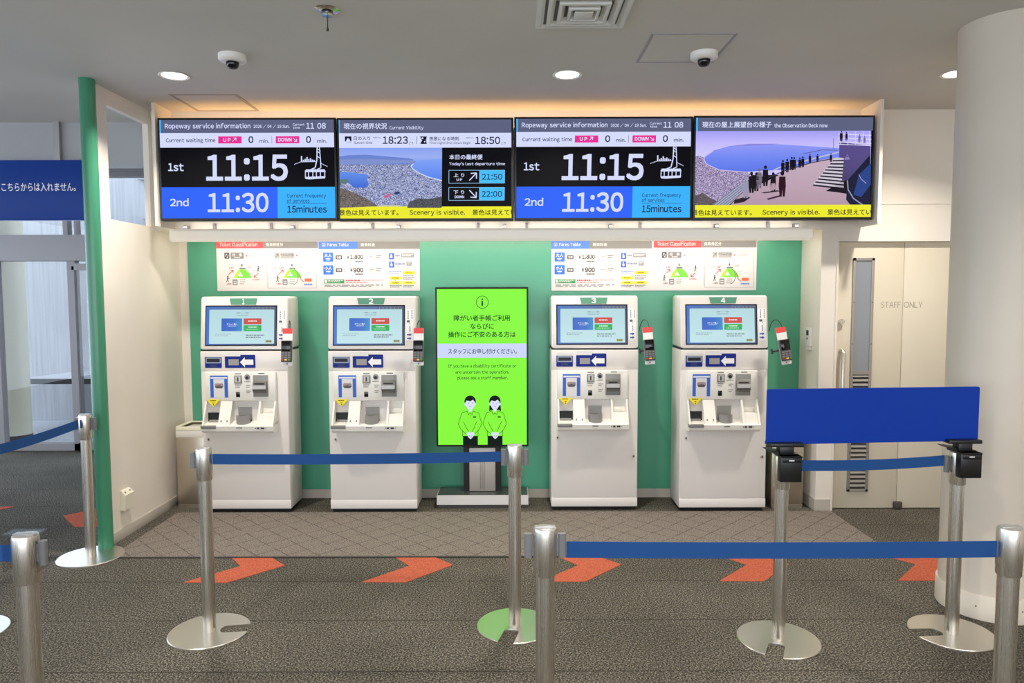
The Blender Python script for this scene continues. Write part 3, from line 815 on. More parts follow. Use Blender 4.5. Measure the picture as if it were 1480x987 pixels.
# ------------------------------------------------------------------ trough lamp washing the green wall
t = thing('wall_wash_light', 'long white trough light fixture mounted under the row of monitors', 'light fixture', (-.155, 5.42, 2.14))
prof = [(-.035, .045), (-.045, .03), (-.045, -.03), (-.03, -.048), (.01, -.048), (.012, -.042), (-.022, -.04), (-.035, -.025), (-.035, .03), (-.028, .040), (.028, .040), (.028, .045)]
_tr = M('trough_white', (244, 236, 222), .45)
_tr.node_tree.nodes['Principled BSDF'].inputs['Emission Color'].default_value = (1, .92, .8, 1); _tr.node_tree.nodes['Principled BSDF'].inputs['Emission Strength'].default_value = .16
MB().prism(prof, 'x', -2.415, 2.415).build('trough', _tr, t, smooth=False)
b = MB(); b.cyl((-2.39, .0, .0), (2.39, .0, .0), .013, n=16)
_tm = bpy.data.materials.new('tube_glow'); _tm.use_nodes = True
_q = _tm.node_tree.nodes['Principled BSDF']; _q.inputs['Emission Color'].default_value = (1, .92, .78, 1); _q.inputs['Emission Strength'].default_value = 3.0
b.build('tube', _tm, t)
for x in (-2.3, -1.5, -.7, .1, .9, 1.7, 2.3): MB().box(x - .012, x + .012, -.03, .029, .04, .075, bev=.002).build('mounting_clip', ALU, t)
for x in (-2.1, -1.67, -1.23, -.9, -.1, .27, 1.13, 2.1):
    MB().box(x - .01, x + .01, .012, .029, .045, .09, bev=.002).build('wall_clip', GREY, t)
area('wash_uplight', (0, -.036, .058), (math.radians(135), 0, 0), 4.7, .012, 2.2, (1.0, .93, .82), parent=t)
area('wash_lamp', (0, .03, .01), (math.radians(28), 0, 0), 4.7, .05, WASH_W, (1.0, .93, .82), parent=t)

# ------------------------------------------------------------------ fare boards
RED = (228, 78, 84); GB = (138, 134, 131); FB = (78, 128, 232); PW = (236, 230, 228); PG = (104, 102, 100); LG = (178, 174, 172); SKIN_R = (196, 74, 84)


def ticket_half(A, ox, oy):
    X = lambda v: v + ox
    Yv = lambda v: v + oy
    A.rect(X(104), Yv(158), X(735), Yv(268), RED, 2); A.rect(X(735), Yv(158), X(1472), Yv(268), GB, 2)
    A.text('Ticket Classification', X(150), Yv(190), X(658), Yv(242), PR(PW), .004); A.text('乗車券区分', X(776), Yv(196), X(1004), Yv(242), PR(PW), .01)
    for q, (dx, two) in enumerate(((0, 0), (672, 1))):
        P = lambda v: X(v + dx)
        if two: A.frame(P(118), Yv(310), P(770), Yv(798), 4, LG, 2)
        else: A.rect(P(776), Yv(300), P(780), Yv(790), LG, 2)
        A.rr(P(212), Yv(324), P(280), Yv(406), 12, (78, 78, 78) if not two else LG, 2)
        A.rr(P(296), Yv(324), P(474), Yv(406), 10, (132, 130, 130) if not two else LG, 2)
        if two:
            A.text('上りのみ(片道)', P(250), Yv(338), P(480), Yv(380), PR(PG), .004); A.arrow(P(226), Yv(388), P(262), Yv(348), 6, 24, PG)
        else:
            A.text('往　復', P(318), Yv(336), P(450), Yv(374), PR(PW), .01); A.bars(P(345), Yv(384), P(425), Yv(398), 1, PW, 3, .8); A.arrow(P(226), Yv(374), P(244), Yv(344), 6, 14, PW); A.arrow(P(266), Yv(352), P(250), Yv(392), 6, 14, PW)
        A.frame(P(488), Yv(324), P(708), Yv(402), 4, (238, 196, 198), 2); A.poly([(P(512), Yv(352)), (P(526), Yv(376)), (P(498), Yv(376))], SKIN_R, 3); A.bars(P(538), Yv(342), P(695), Yv(392), 3, (226, 150, 152), 3, .3)
        A.poly([(P(330), Yv(662)), (P(356), Yv(606)), (P(404), Yv(548)), (P(484), Yv(548)), (P(536), Yv(590)), (P(576), Yv(662))], (120, 208, 62), 2)
        A.poly([(P(330), Yv(662)), (P(356), Yv(606)), (P(404), Yv(548)), (P(424), Yv(560)), (P(380), Yv(662))], (176, 224, 60), 3)
        A.poly([(P(382), Yv(640)), (P(404), Yv(610)), (P(420), Yv(580)), (P(436), Yv(610)), (P(458), Yv(640))], PW, 3)
        A.rect(P(410), Yv(526), P(492), Yv(544), (120, 118, 116), 3); A.rect(P(436), Yv(478), P(454), Yv(510), (90, 90, 90), 3); A.bars(P(514), Yv(498), P(584), Yv(540), 2, LG, 3, .5)
        A.text('UP', P(276), Yv(516), P(330), Yv(542), PR(SKIN_R), .01); A.arrow(P(262), Yv(618), P(324), Yv(562), 9, 36, SKIN_R)
        # walking pictogram
        def walk(wx, wy, c=(70, 70, 70)):
            A.ell(wx, wy, 9, 9, c, 3, 12); A.line([(wx, wy + 10), (wx - 4, wy + 42)], 14, c, 3); A.line([(wx - 4, wy + 40), (wx - 20, wy + 76)], 7, c, 3); A.line([(wx - 4, wy + 40), (wx + 12, wy + 74)], 7, c, 3); A.line([(wx, wy + 16), (wx + 22, wy + 34)], 6, c, 3)
        walk(P(250), Yv(640)); A.text('山麓駅', P(232), Yv(732), P(296), Yv(752), PR(SKIN_R), .0)
        A.rr(P(314), Yv(680), P(380), Yv(758), 6, (136, 134, 134), 2); A.rect(P(326), Yv(704), P(370), Yv(712), PW, 3); A.rect(P(326), Yv(728), P(370), Yv(742), PW, 3)
        A.bars(P(410), Yv(682), P(482), Yv(760), 3, (150, 150, 150), 3, .4)
        if two:
            A.ring(P(448), Yv(650), 78, 104, 8, (110, 120, 110), 4, 20, -70, 80); A.line([(P(540), Yv(610)), (P(566), Yv(690)), (P(600), Yv(716))], 9, SKIN_R, 4)
            A.rr(P(612), Yv(672), P(706), Yv(712), 8, (232, 110, 60), 3); A.bars(P(600), Yv(740), P(716), Yv(772), 1, (110, 140, 200), 3, .7)
            A.bars(P(188), Yv(522), P(262), Yv(556), 2, LG, 3, .5); A.bars(P(550), Yv(580), P(620), Yv(594), 1, LG, 3, .6)
        else:
            walk(P(664), Yv(512)); A.arrow(P(664), Yv(600), P(606), Yv(652), 9, 36, SKIN_R); A.text('DOWN', P(584), Yv(676), P(676), Yv(696), PR(SKIN_R), .01); A.bars(P(580), Yv(556), P(640), Yv(570), 1, LG, 3, .6)


def fares_half(A, ox, oy):
    X = lambda v: v + ox
    Yv = lambda v: v + oy
    A.rect(X(45), Yv(165), X(570), Yv(282), FB, 2); A.rect(X(570), Yv(165), X(1402), Yv(282), GB, 2)
    A.frame(X(98), Yv(202), X(136), Yv(244), 4, PW, 3); A.poly([(X(106), Yv(238)), (X(117), Yv(214)), (X(128), Yv(238))], PR(PW), 3)
    A.text('Fares Table', X(165), Yv(200), X(450), Yv(244), PR(PW), .01); A.text('乗車料金', X(612), Yv(202), X(804), Yv(246), PR(PW), .01)
    for y, j, amt, ax in ((326, '大人', '1,800', 470), (496, '小人', '900', 512)):
        A.rr(X(104), Yv(y), X(240), Yv(y + 124), 10, (44, 112, 226), 2); A.text(j, X(122), Yv(y + 16), X(220), Yv(y + 62), PR(PW), .02); A.bars(X(140), Yv(y + 76), X(202), Yv(y + 92), 1, PW, 3, .9); A.bars(X(150), Yv(y + 100), X(192), Yv(y + 110), 1, PW, 3, .6)
        A.rr(X(272), Yv(y + 38), X(358), Yv(y + 92), 8, (92, 88, 88), 2); A.text('往復', X(288), Yv(y + 50), X(344), Yv(y + 80), PR(PW), .02)
        A.ell(X(384), Yv(y + 52), 9, 9, LG, 2, 10); A.ell(X(384), Yv(y + 80), 9, 9, LG, 2, 10)
        A.text('¥', X(ax - 46), Yv(y + 36), X(ax - 14), Yv(y + 90), PR((70, 68, 68)), .0); A.text(amt, X(ax), Yv(y + 34), X(640), Yv(y + 94), PR((56, 54, 54)), .03)
        A.bars(X(530), Yv(y + 112), X(640), Yv(y + 142), 1, PG, 3, .6)
        A.rect(X(680), Yv(y + 40), X(683), Yv(y + 100), LG, 2); A.frame(X(706), Yv(y + 38), X(796), Yv(y + 92), 4, LG, 2); A.bars(X(720), Yv(y + 50), X(782), Yv(y + 82), 1, LG, 3, .6); A.bars(X(812), Yv(y + 40), X(892), Yv(y + 98), 2, PG, 3, .4)
    A.rect(X(112), Yv(684), X(384), Yv(738), (66, 150, 92), 2); A.rect(X(122), Yv(692), X(154), Yv(730), PW, 3); A.bars(X(166), Yv(694), X(368), Yv(730), 2, PW, 3, .5)
    A.bars(X(404), Yv(690), X(600), Yv(710), 1, SKIN_R, 3, .9); A.bars(X(610), Yv(690), X(905), Yv(708), 1, (222, 160, 160), 3, .7); A.bars(X(404), Yv(720), X(700), Yv(738), 1, (222, 150, 150), 3, .8)
    A.bars(X(118), Yv(758), X(905), Yv(792), 2, PG, 3, .5)
    for y, w, wx in ((336, 180, 1150), (446, 72, 1222)):
        A.rr(X(990), Yv(y), X(1060), Yv(y + 84), 8, (44, 98, 210), 2); A.ell(X(1020), Yv(y + 20), 9, 9, PW, 3, 10); A.rect(X(1010), Yv(y + 32), X(1036), Yv(y + 66), PW, 3)
        A.bars(X(1072), Yv(y + 24), X(1140 if w > 100 else 1205), Yv(y + 48), 1, (120, 130, 170), 3, .9); A.bars(X(1072), Yv(y + 70), X(1230), Yv(y + 80), 1, LG, 3, .8)
        A.rr(X(wx), Yv(y + 4), X(wx + w), Yv(y + 60), 6, (150, 148, 148), 2); A.bars(X(wx + 14), Yv(y + 16), X(wx + w - 14), Yv(y + 50), 2, PW, 3, .5)
    A.rect(X(990), Yv(556), X(1340), Yv(559), LG, 2); A.bars(X(996), Yv(580), X(1160), Yv(624), 2, (110, 140, 220), 3, .4)
    for x, y in ((1170, 578), (992, 648), (992, 712), (1170, 712)):
        A.rr(X(x), Yv(y), X(x + 166), Yv(y + 42), 18, (250, 226, 48), 2); A.bars(X(x + 40), Yv(y + 14), X(x + 126), Yv(y + 30), 1, (120, 106, 30), 3, .9)
    A.bars(X(1178), Yv(634), X(1330), Yv(700), 3, PG, 3, .4); A.bars(X(996), Yv(764), X(1160), Yv(806), 2, PG, 3, .4); A.bars(X(1178), Yv(764), X(1320), Yv(806), 2, PG, 3, .4)
    A.text('2F', X(1065), Yv(690), X(1085), Yv(704), PR(PG), 0)


def board(xa, xb, za, zb, build, lab, px):
    t = thing('fare_board', lab, 'notice board', ((xa + xb) / 2, 5.82, (za + zb) / 2), 'fare boards on the green wall')
    w, h = xb - xa, zb - za
    MB().box(-w / 2, w / 2, -.008, 0, -h / 2, h / 2, bev=.001).build('panel', M('board_white', PW, .4), t)
    A = Art(*px, w, h); build(A); A.build('print', t, (0, -.0085, 0))


def left_board(A):
    ticket_half(A, 0, 0); fares_half(A, 1434, 0)


def right_board(A):
    fares_half(A, 0, 0); ticket_half(A, 1320, 0)


board(-2.402, -.749, 1.722, 2.135, left_board, 'long white fare board above machines 1 and 2, ticket types on its left', (104, 158, 2836, 838))
board(.322, 1.993, 1.718, 2.132, right_board, 'long white fare board above machines 3 and 4, fares table on its left', (62, 158, 2800, 838))

# ------------------------------------------------------------------ ticket machine
KW = M('machine_white', (224, 217, 210), .32); KW2 = M('machine_ivory', (234, 230, 220), .35); KBLUE = M('machine_blue', (18, 38, 126), .45, spec=.2)
KGREY = M('machine_grey', (140, 138, 134), .35); KMET = M('machine_metal', (150, 146, 140), .3, .7); KGAP = M('machine_gap', (40, 38, 38), .6)
YEL = M('yellow_tag', (246, 226, 40), .5)
kx = lambda px: (px - 538.5) * .00528
kz = lambda py: (741 - py) * .00537
TH = math.atan(.11)
hw = .336


def head_pt(px, py, out=0.0):
    z = kz(py); y = (z - 1.272) * .11
    return Vector((kx(px), y - out * math.cos(TH), z + out * math.sin(TH) * 0))


def make_machine():
    k = thing('ticket_machine', '', 'ticket machine', (0, 0, 0), 'ticket machines along the green wall')
    MB().box(-hw + .01, hw - .01, .03, .29, 0, .03).build('plinth', BLACK, k)
    b = MB(); b.box(-hw, hw, 0.004, .30, .03, 1.262, bev=.006); b.build('cabinet', KW, k)
    MB().box(-hw + .004, hw - .004, .008, .29, 1.258, 1.276).build('gap_strip', KGAP, k)
    b = MB(); b.box(-hw, hw, -.004, .02, .032, .101, bev=.003); b.build('kick_panel', KW, k)
    b = MB(); b.box(-hw + .012, hw - .004, -.003, .02, .106, 1.106, bev=.003); dpar = b.build('front_door', KW, k)
    for px, py in ((484, 633.4), (596, 660.8)):
        b = MB(); c = Vector((kx(px), -.003, kz(py))); b.cyl(c, c + Vector((0, -.006, 0)), .012, n=18); b.cyl(c + Vector((0, -.006, 0)), c + Vector((0, -.008, 0)), .006, n=12, mi=1)
        b.build('lock', [STEEL, DARK], dpar)
    # head with tilted front
    b = MB(); z0, z1 = 1.272, 1.678
    rings = []
    for ins, y in ((.012, 0.0), (.003, .004), (0, .014), (0, .29), (.004, .30)):
        r = [(x, z) for x, z in rrect(-hw + ins, hw - ins, z0 + ins * .3, z1 - ins, .022 - ins * .5, 5)]
        rings.append([(x, y + (z - z0) * .11 * max(0, 1 - y / .3), z) for x, z in r])
    b.loft(rings); b.build('head', KW, k, angle=50)
    # touch screen
    T = M('screen_edge', (24, 28, 44), .2)
    A = Lit(211, 190, 1103, 680, .541, .302)
    A.rect(200, 180, 1110, 690, grad_mat('kiosk_backdrop', -.27, .27, [(0, (62, 112, 190)), (.5, (84, 108, 160)), (1, (76, 84, 100))], 0), 0)
    A.frame(213, 193, 1101, 677, 9, (34, 40, 66), 1)
    for i in range(6): A.frame(792 + i * 48, 206, 832 + i * 48, 230, 3, (150, 160, 168), 1)
    A.rr(255, 235, 1076, 660, 10, grad_mat('kiosk_page', -.15, .15, [(0, (186, 222, 228)), (1, (178, 214, 220))]), 1)
    A.text('ご希望のメニューを選択', 592, 268, 752, 284, (96, 112, 118), 0, 2); A.bars(602, 300, 748, 312, 1, (150, 170, 176), 2, .8)
    A.rr(410, 345, 672, 503, 8, grad_mat('kiosk_button', -.15, .02, [(0, (38, 92, 190)), (.6, (44, 104, 196)), (1, (44, 146, 196))], 0), 2)
    A.text('チケット購入', 478, 404, 612, 430, (226, 236, 250), .01, 3); A.bars(494, 436, 594, 446, 1, (190, 210, 236), 3, .8)
    A.rr(690, 345, 916, 418, 8, (204, 88, 84), 2); A.bars(748, 370, 860, 388, 1, (250, 220, 216), 3, .9)
    A.rr(690, 430, 916, 503, 8, (62, 178, 98), 2); A.bars(748, 446, 860, 462, 1, (222, 246, 226), 3, .9); A.bars(716, 474, 876, 488, 1, (160, 222, 170), 3, .9)
    A.rr(315, 520, 664, 602, 5, (196, 228, 232), 2); A.bars(330, 534, 536, 576, 2, (158, 188, 196), 3, .5)
    A.rr(680, 516, 1010, 610, 5, (196, 228, 232), 2); A.bars(720, 548, 955, 600, 2, (108, 124, 132), 3, .45)
    A.rr(966, 614, 1050, 648, 6, (186, 190, 150), 3); A.bars(976, 622, 1040, 640, 1, (90, 96, 76), 4, .9)
    sc = A.build('touch_screen', k, head_pt(534.3, 470, .0035), (-TH, 0, 0))
    b = MB(); b.box(-.276, .276, -.003, .004, -.156, .156, bev=.002); b.build('screen_bezel', T, k, head_pt(534.3, 470, -.0005), rot=(-TH, 0, 0))
    # guide label strip on the right of the screen
    b = MB(); b.box(-.028, .028, -.002, .003, -.122, .122, bev=.001); gl = b.build('guide_label', M('label_white', (240, 236, 232), .5), k, head_pt(593.5, 470.2, 0), rot=(-TH, 0, 0))
    A = Art(1115, 225, 1200, 650, .052, .24)
    for x, y0, y1 in ((1138, 236, 350), (1186, 232, 346), (1160, 412, 434), (1160, 452, 522)):
        yy = y0
        while yy < y1 - 8: A.rect(x - 8, yy, x + 8, yy + 9, (118, 116, 120), 0); yy += 15
    A.rect(1122, 368, 1158, 398, (90, 88, 88), 0); A.frame(1160, 370, 1192, 396, 3, LG, 0)
    for y in (564, 614): A.rect(1124, y - 9, 1158, y + 9, (52, 78, 156), 0); A.poly([(1156, y - 20), (1186, y), (1156, y + 20)], (52, 78, 156), 0)
    A.build('print', gl, (0, -.0027, 0))
    # band with card and receipt slots
    b = MB(); b.box(-hw + .002, hw - .002, -.002, .02, 1.112, 1.256, bev=.003); band = b.build('slot_panel', KW, k)
    for x0, x1, y0, y1 in ((482, 506.2, 513.5, 530.2), (511, 555, 511.4, 530.2)):
        b = MB(); b.prism(rrect(kx(x0), kx(x1), kz(y1), kz(y0), .006), 'y', -.006, -.001); o = b.build('slot_plate', KBLUE, k)
        A = Art(0, 0, 1, 1, kx(x1) - kx(x0), kz(y0) - kz(y1))
        if x0 < 500:
            A.rect(.03, -.2, 1.0, .06, (222, 218, 214), 0); A.bars(.06, -.14, .95, .02, 1, (120, 118, 116), 1, .8); A.rect(.06, .10, .96, .60, (150, 160, 180), 0); A.rect(.12, .2, .9, .50, (14, 14, 22), 1); A.rect(.3, .66, .72, .95, (30, 44, 92), 0)
        else:
            A.rect(0, -.2, .52, .12, (226, 222, 216), 0); A.bars(.04, -.12, .5, .06, 1, (120, 118, 116), 1, .8); A.rect(.12, .34, .46, .80, (150, 148, 144), 0)
            A.poly([(.50, .56), (.66, .18), (.66, .36), (.94, .36), (.94, .76), (.66, .76), (.66, .96)], (240, 238, 234), 0); A.bars(.68, .42, .92, .70, 2, (170, 128, 110), 1, .5)
        A.build('print', o, ((kx(x0) + kx(x1)) / 2, -.0066, (kz(y0) + kz(y1)) / 2), clip=False)
    # upper payment panel
    xa, xb = kx(483.4), kx(585.6)
    b = MB(); b.box(xa, xb, -.034, .0, kz(577), kz(535.5), bev=.006); b.build('payment_panel', KW2, k)
    FY = -.0345
    A = Art(0, 0, 1, 1, kx(516.7) - kx(491), kz(540.4) - kz(572))
    A.rect(0, 0, 1, 1, (40, 100, 196), 0); A.rect(.04, .07, .96, .15, (222, 226, 236), 1); A.rect(.19, .17, .80, 1, (222, 218, 216), 1); A.bars(.3, .24, .7, .28, 1, (120, 120, 130), 2, 1)
    A.rr(.26, .36, .74, .54, .05, (150, 140, 140), 2); A.poly([(.26, .50), (.5, .44), (.74, .50), (.66, .58), (.34, .58)], (88, 80, 82), 3); A.rect(.32, .38, .44, .43, (206, 120, 120), 3)
    A.bars(.27, .86, .75, .97, 2, (150, 150, 150), 2, .5)
    A.build('instruction_poster', k, ((kx(491) + kx(516.7)) / 2, FY, (kz(540.4) + kz(572)) / 2))
    b = MB(); b.box(kx(526), kx(537.3), FY - .006, FY + .01, kz(551.8), kz(540.2), bev=.003); b.box(kx(528), kx(535.4), FY - .007, FY - .004, kz(550), kz(542), 1); b.box(kx(530.6), kx(532.6), FY - .0085, FY - .005, kz(549), kz(543), 2)
    b.build('card_reader', [KGREY, M('reader_plate', (196, 194, 190), .4), DARK], k)
    b = MB(); c = Vector((kx(545), FY, kz(542.6))); b.cyl(c, c + Vector((0, -.006, 0)), .0205, n=24); c2 = c + Vector((0, -.006, -.006)); b.cyl(c2, c2 + Vector((0, -.003, 0)), .012, n=18, mi=1)
    b.build('coin_slot', [KGREY, BLACK], k)
    MB().box(kx(528), kx(533.8), FY - .0015, FY + .004, kz(571.4), kz(564), bev=.001).build('code_reader', M('reader_window', (10, 10, 11), .1), k)
    b = MB(); x0, x1, z0, z1 = kx(553.2), kx(575), kz(571), kz(540)
    b.box(x0, x1, FY - .004, FY + .004, z0, z1, bev=.003)
    b.prism([(FY - .004, z0 + .03), (FY - .02, z0 + .036), (FY - .03, z0 + .055), (FY - .026, z0 + .095), (FY - .012, z0 + .122), (FY - .004, z0 + .126)], 'x', x0 + .004, x1 - .008, 1)
    b.box(x0 + .02, x1 - .024, FY - .0285, FY - .02, z0 + .099, z0 + .108, 2); b.box(x0 + .004, x1 - .008, FY - .0305, FY - .025, z0 + .052, z0 + .057, 2); b.box(x0 + .006, x1 - .01, FY - .0305, FY - .028, z0 + .062, z0 + .09, 3)
    b.build('note_acceptor', [KGREY, KMET, BLACK, M('note_label', (196, 194, 192), .4)], k)
    def label(x0, y0, x1, y1, ya, zc, fn):
        w, h = (x1 - x0) * .00528, (y1 - y0) * .00537
        A = Art(x0, y0, x1, y1, w, h); fn(A)
        A.build('printed_label', k, (kx((x0 + x1) / 2), ya, kz((y0 + y1) / 2) if zc is None else zc))
    for x0, x1, y in ((527, 536, 538), (561, 570, 537.5)): label(x0, y - .7, x1, y + .7, FY - .0003, None, lambda A: A.rect(A.x0, A.y0, A.x1, A.y1, (110, 108, 106), 0))
    for x0, x1, y0, y1 in ((527, 536, 553.5, 559), (540, 550, 549, 551), (543, 550, 554, 559), (543, 550, 562, 567)):
        label(x0, y0, x1, y1, FY - .0003, None, lambda A: A.bars(A.x0, A.y0, A.x1, A.y1, 2 if A.y1 - A.y0 > 3 else 1, (128, 126, 124), 0, .5))
    # lower tray with outlets
    zt, zl, zb = kz(577), kz(610), kz(621)
    b = MB(); b.prism([(0, zb - .004), (-.088, zb), (-.112, zb + .018), (-.118, zl - .004), (-.114, zl), (-.05, zl + .012), (0, zl + .02)], 'x', xa, xb)
    b.build('tray_shelf', KW2, k, angle=25)
    slope = lambda z: -.034 - (.114 - .034) * (zt - z) / (zt - zl)
    ch = [(0, zl), (slope(zl), zl), (-.034, zt), (0, zt)]
    MB().prism(ch, 'x', xb - .012, xb).build('cheek', KW2, k); MB().prism(ch, 'x', xa, xa + .012).build('cheek', KW2, k); MB().prism([(0, zl), (slope(zl) + .006, zl), (-.030, zt), (0, zt)], 'x', kx(561.2), kx(564)).build('divider', KW2, k)
    b = MB(); b.prism([(0, zl), (slope(zl) + .004, zl), (-.031, zt), (0, zt)], 'x', kx(506), kx(522.6)); pn = b.build('guide_panel', KW2, k)
    ang = math.atan2(slope(zl) + .004 + .031, zt - zl)
    A = Art(0, 0, 1, 1, kx(522) - kx(506.5), (zt - zl) * .9)
    for y0, y1 in ((.08, .22), (.28, .44), (.52, .64)): A.bars(.12, y0, .8, y1, 2, (128, 126, 122), 0, .5)
    for x, y in ((.16, .84), (.72, .84)): A.rect(x, y, x + .12, y + .1, (120, 120, 120), 0)
    A.build('print', pn, (kx(514.3), (slope(zl) + .004 - .031) / 2 - .0008, (zt + zl) / 2), (-math.atan2(-(slope(zl) + .004 + .031), zt - zl), 0, 0))
    MB().box(xa + .012, kx(506), -.012, 0, kz(594), zt).build('outlet_back', KGREY if False else KW, k)
    b = MB(); b.box(xa + .012, kx(506), -.02, 0, zl, kz(594), 0); b.prism([(-.095, zl - .001), (-.02, zl + .004), (-.02, zl + .03), (-.04, zl + .012)], 'x', xa + .02, kx(504), 1)
    b.build('ticket_outlet', [BLACK, KGREY], k)
    b = MB(); b.box(xa - .004, kx(504), -.128, -.085, zl - .022, zl + .002, bev=.004); b.build('outlet_lip', M('outlet_grey', (120, 118, 116), .4), k)
    b = MB()
    n = 18; cx, r = kx(538.8), kx(548.6) - kx(538.8)
    arc = [(cx + r * math.cos(PI + PI * i / n), -.05 + r * .9 * math.sin(PI + PI * i / n)) for i in range(n + 1)]
    arci = [(cx + (r - .007) * math.cos(2 * PI - PI * i / n), -.05 + (r - .007) * .9 * math.sin(2 * PI - PI * i / n)) for i in range(n + 1)]
    b.prism(arc + arci, 'z', zl + .004, kz(597))
    b.box(cx - r, cx + r, -.05, -.006, zl + .004, zl + .03, 1); b.box(cx - r, cx + r, -.012, -.006, zl + .03, kz(586.6), 0)
    b.build('coin_cup', [KGREY, BLACK], k)
    b = MB(); b.box(kx(525), kx(561.2), -.006, .0, zl, zt); b.build('cup_back', KW, k)
    b = MB(); b.box(kx(564), xb - .012, -.008, 0, zl, zt); b.prism([(0, zl + .02), (-.096, zl + .004), (-.07, zl + .075), (-.012, zl + .08), (-.008, zl + .085)], 'x', kx(564), xb - .012); b.box(kx(566), kx(582), -.016, -.008, zl + .082, zl + .115, bev=.003)
    b.build('receipt_tray', KW2, k, angle=25)
    for x0, x1, y0, y1, c in ((533, 541.5, 612, 613.4, (90, 88, 88)), (560, 561.5, 612.5, 614.2, (90, 88, 110)), (562.5, 566, 612.2, 614.6, (50, 46, 56)), (568, 573, 612.2, 614.6, (44, 40, 44)), (573.5, 576, 612.6, 614.2, LG)):
        label(x0, y0, x1, y1, -.1188, zl - .019 - (y0 + y1 - 1227) * .0025, lambda A: A.rect(A.x0, A.y0, A.x1, A.y1, c, 0))
    b = MB(); b.prism([(kx(486), kz(574.6)), (kx(504), kz(574.6)), (kx(503.6), kz(576)), (kx(496), kz(584.4)), (kx(494.4), kz(584.4)), (kx(486.3), kz(576))], 'y', FY - .0045, FY - .0025)
    yt = b.build('warning_tag', YEL, k, smooth=False)
    A = Art(486, 574, 504, 585, kx(504) - kx(486), .0591); A.bars(490.5, 575.4, 499.5, 577, 1, (70, 64, 20), 0, .9); A.rect(494, 579, 496.4, 580.2, (120, 110, 30), 0); A.rect(494.6, 581.2, 496, 583, (60, 56, 20), 0)
    A.build('print', yt, (kx(495), FY - .0051, kz(579.5)))
    return k


M_POS = [(-2.056, 5.43), (-1.074, 5.422), (.640, 5.466), (1.630, 5.432)]
M_LAB = ['white ticket machine number 1, leftmost, beside the steel waste bin', 'white ticket machine number 2, just left of the bright green display',
         'white ticket machine number 3, just right of the bright green display', 'white ticket machine number 4, partly hidden by the blue board at right']
proto = make_machine(); proto['label'] = M_LAB[0]; proto.location = (*M_POS[0], 0)
machines = [proto] + [clone(proto, (*M_POS[i], 0), M_LAB[i]) for i in (1, 2, 3)]
BADGE = M('badge_green', (86, 146, 116), .4)
for i, k in enumerate(machines):
    b = MB(); b.prism([(-.107, .024), (.107, .024), (.096, -.024), (-.096, -.024)], 'y', -.003, .004)
    bd = b.build('number_badge', BADGE, k, head_pt(537.2, 435.6, 0), rot=(-TH, 0, 0), smooth=False)
    A = Art(0, 0, 1, 1, .2, .046); cxs = (.46, .54) if i == 0 else (.42, .58)
    A.text(str(i + 1), cxs[0], .10, cxs[1], .92, PR((248, 248, 246)), .03, 0)
    A.build('number', bd, (0, -.0036, 0))


# ------------------------------------------------------------------ card terminals beside each machine
def make_terminal():
    t = thing('card_terminal', '', 'card terminal', (0, 0, 0), 'card terminals beside the machines')
    b = MB(); b.prism(rrect(-.037, .037, -.115, .165, .006), 'y', .012, .016); hd = b.build('placard', M('placard_white', (238, 234, 228), .4), t)
    A = Art(0, 0, 1, 1, .074, .28)
    A.rr(.0, .0, 1, .145, .04, (226, 70, 66), 0); A.bars(.2, .03, .85, .07, 1, (250, 220, 216), 1, .9); A.bars(.15, .09, .85, .12, 1, (246, 190, 184), 1, .8)
    A.bars(.08, .17, .92, .26, 3, (150, 146, 146), 0, .35); A.rect(.42, .93, .56, .97, (130, 126, 126), 0)
    A.build('print', hd, (0, .0115, .025))
    b = MB(); b.box(-.038, .038, -.022, .012, -.088, .072, bev=.006); b.build('body', M('terminal_grey', (74, 70, 70), .4), t)
    MB().box(-.033, .033, -.024, -.021, -.008, .068, bev=.002).build('screen', M('terminal_glass', (10, 10, 11), .08), t)
    b = MB()
    for r in range(4):
        for c in range(3):
            x, z = -.024 + c * .024, -.022 - r * .0165
            b.box(x - .0095, x + .0095, -.0255, -.021, z - .006, z + .006, (1 + c) if r == 3 else 0, bev=.0015, seg=1)
    b.build('keypad', [M('key_grey', (120, 116, 116), .5), M('key_red', (170, 60, 56), .5), M('key_yellow', (224, 190, 96), .5), M('key_green', (96, 130, 80), .5)], t)
    b = MB(); b.tube([(0, .014, .0), (0, .06, .0), (-.02, .12, -.01), (-.034, .17, -.01)], .007, 10); b.box(-.042, -.036, .15, .19, -.03, .012, bev=.002); b.build('arm', DARK, t)
    b = MB(); b.tube(bez([(-.036, .16, .15), (-.02, .10, .26), (.012, .04, .24), (.016, .018, .16)], 18) + [Vector((.02, .018, .10)), Vector((.03, .02, 0)), Vector((.02, .02, -.08))], .0026, 8)
    b.build('cable', BLACK, t)
    return t


T_LAB = ['card terminal with red and white placard on the right side of ticket machine 1', 'card terminal with red and white placard on the right side of ticket machine 2',
         'card terminal with red and white placard on the right side of ticket machine 3', 'tilted card terminal with red and white placard on the right side of ticket machine 4']
tp = make_terminal(); ty = -.15
tp.location = (M_POS[0][0] + hw + .042, M_POS[0][1] + ty, 1.278); tp['label'] = T_LAB[0]
terms = [tp] + [clone(tp, (M_POS[i][0] + hw + (.042, .042, .054, .068)[i], M_POS[i][1] + ty, 1.278), T_LAB[i]) for i in (1, 2, 3)]
for o, a in zip(terms, (0, 0, -4, -9)): o.rotation_euler = (math.radians(-6), math.radians(a), 0)

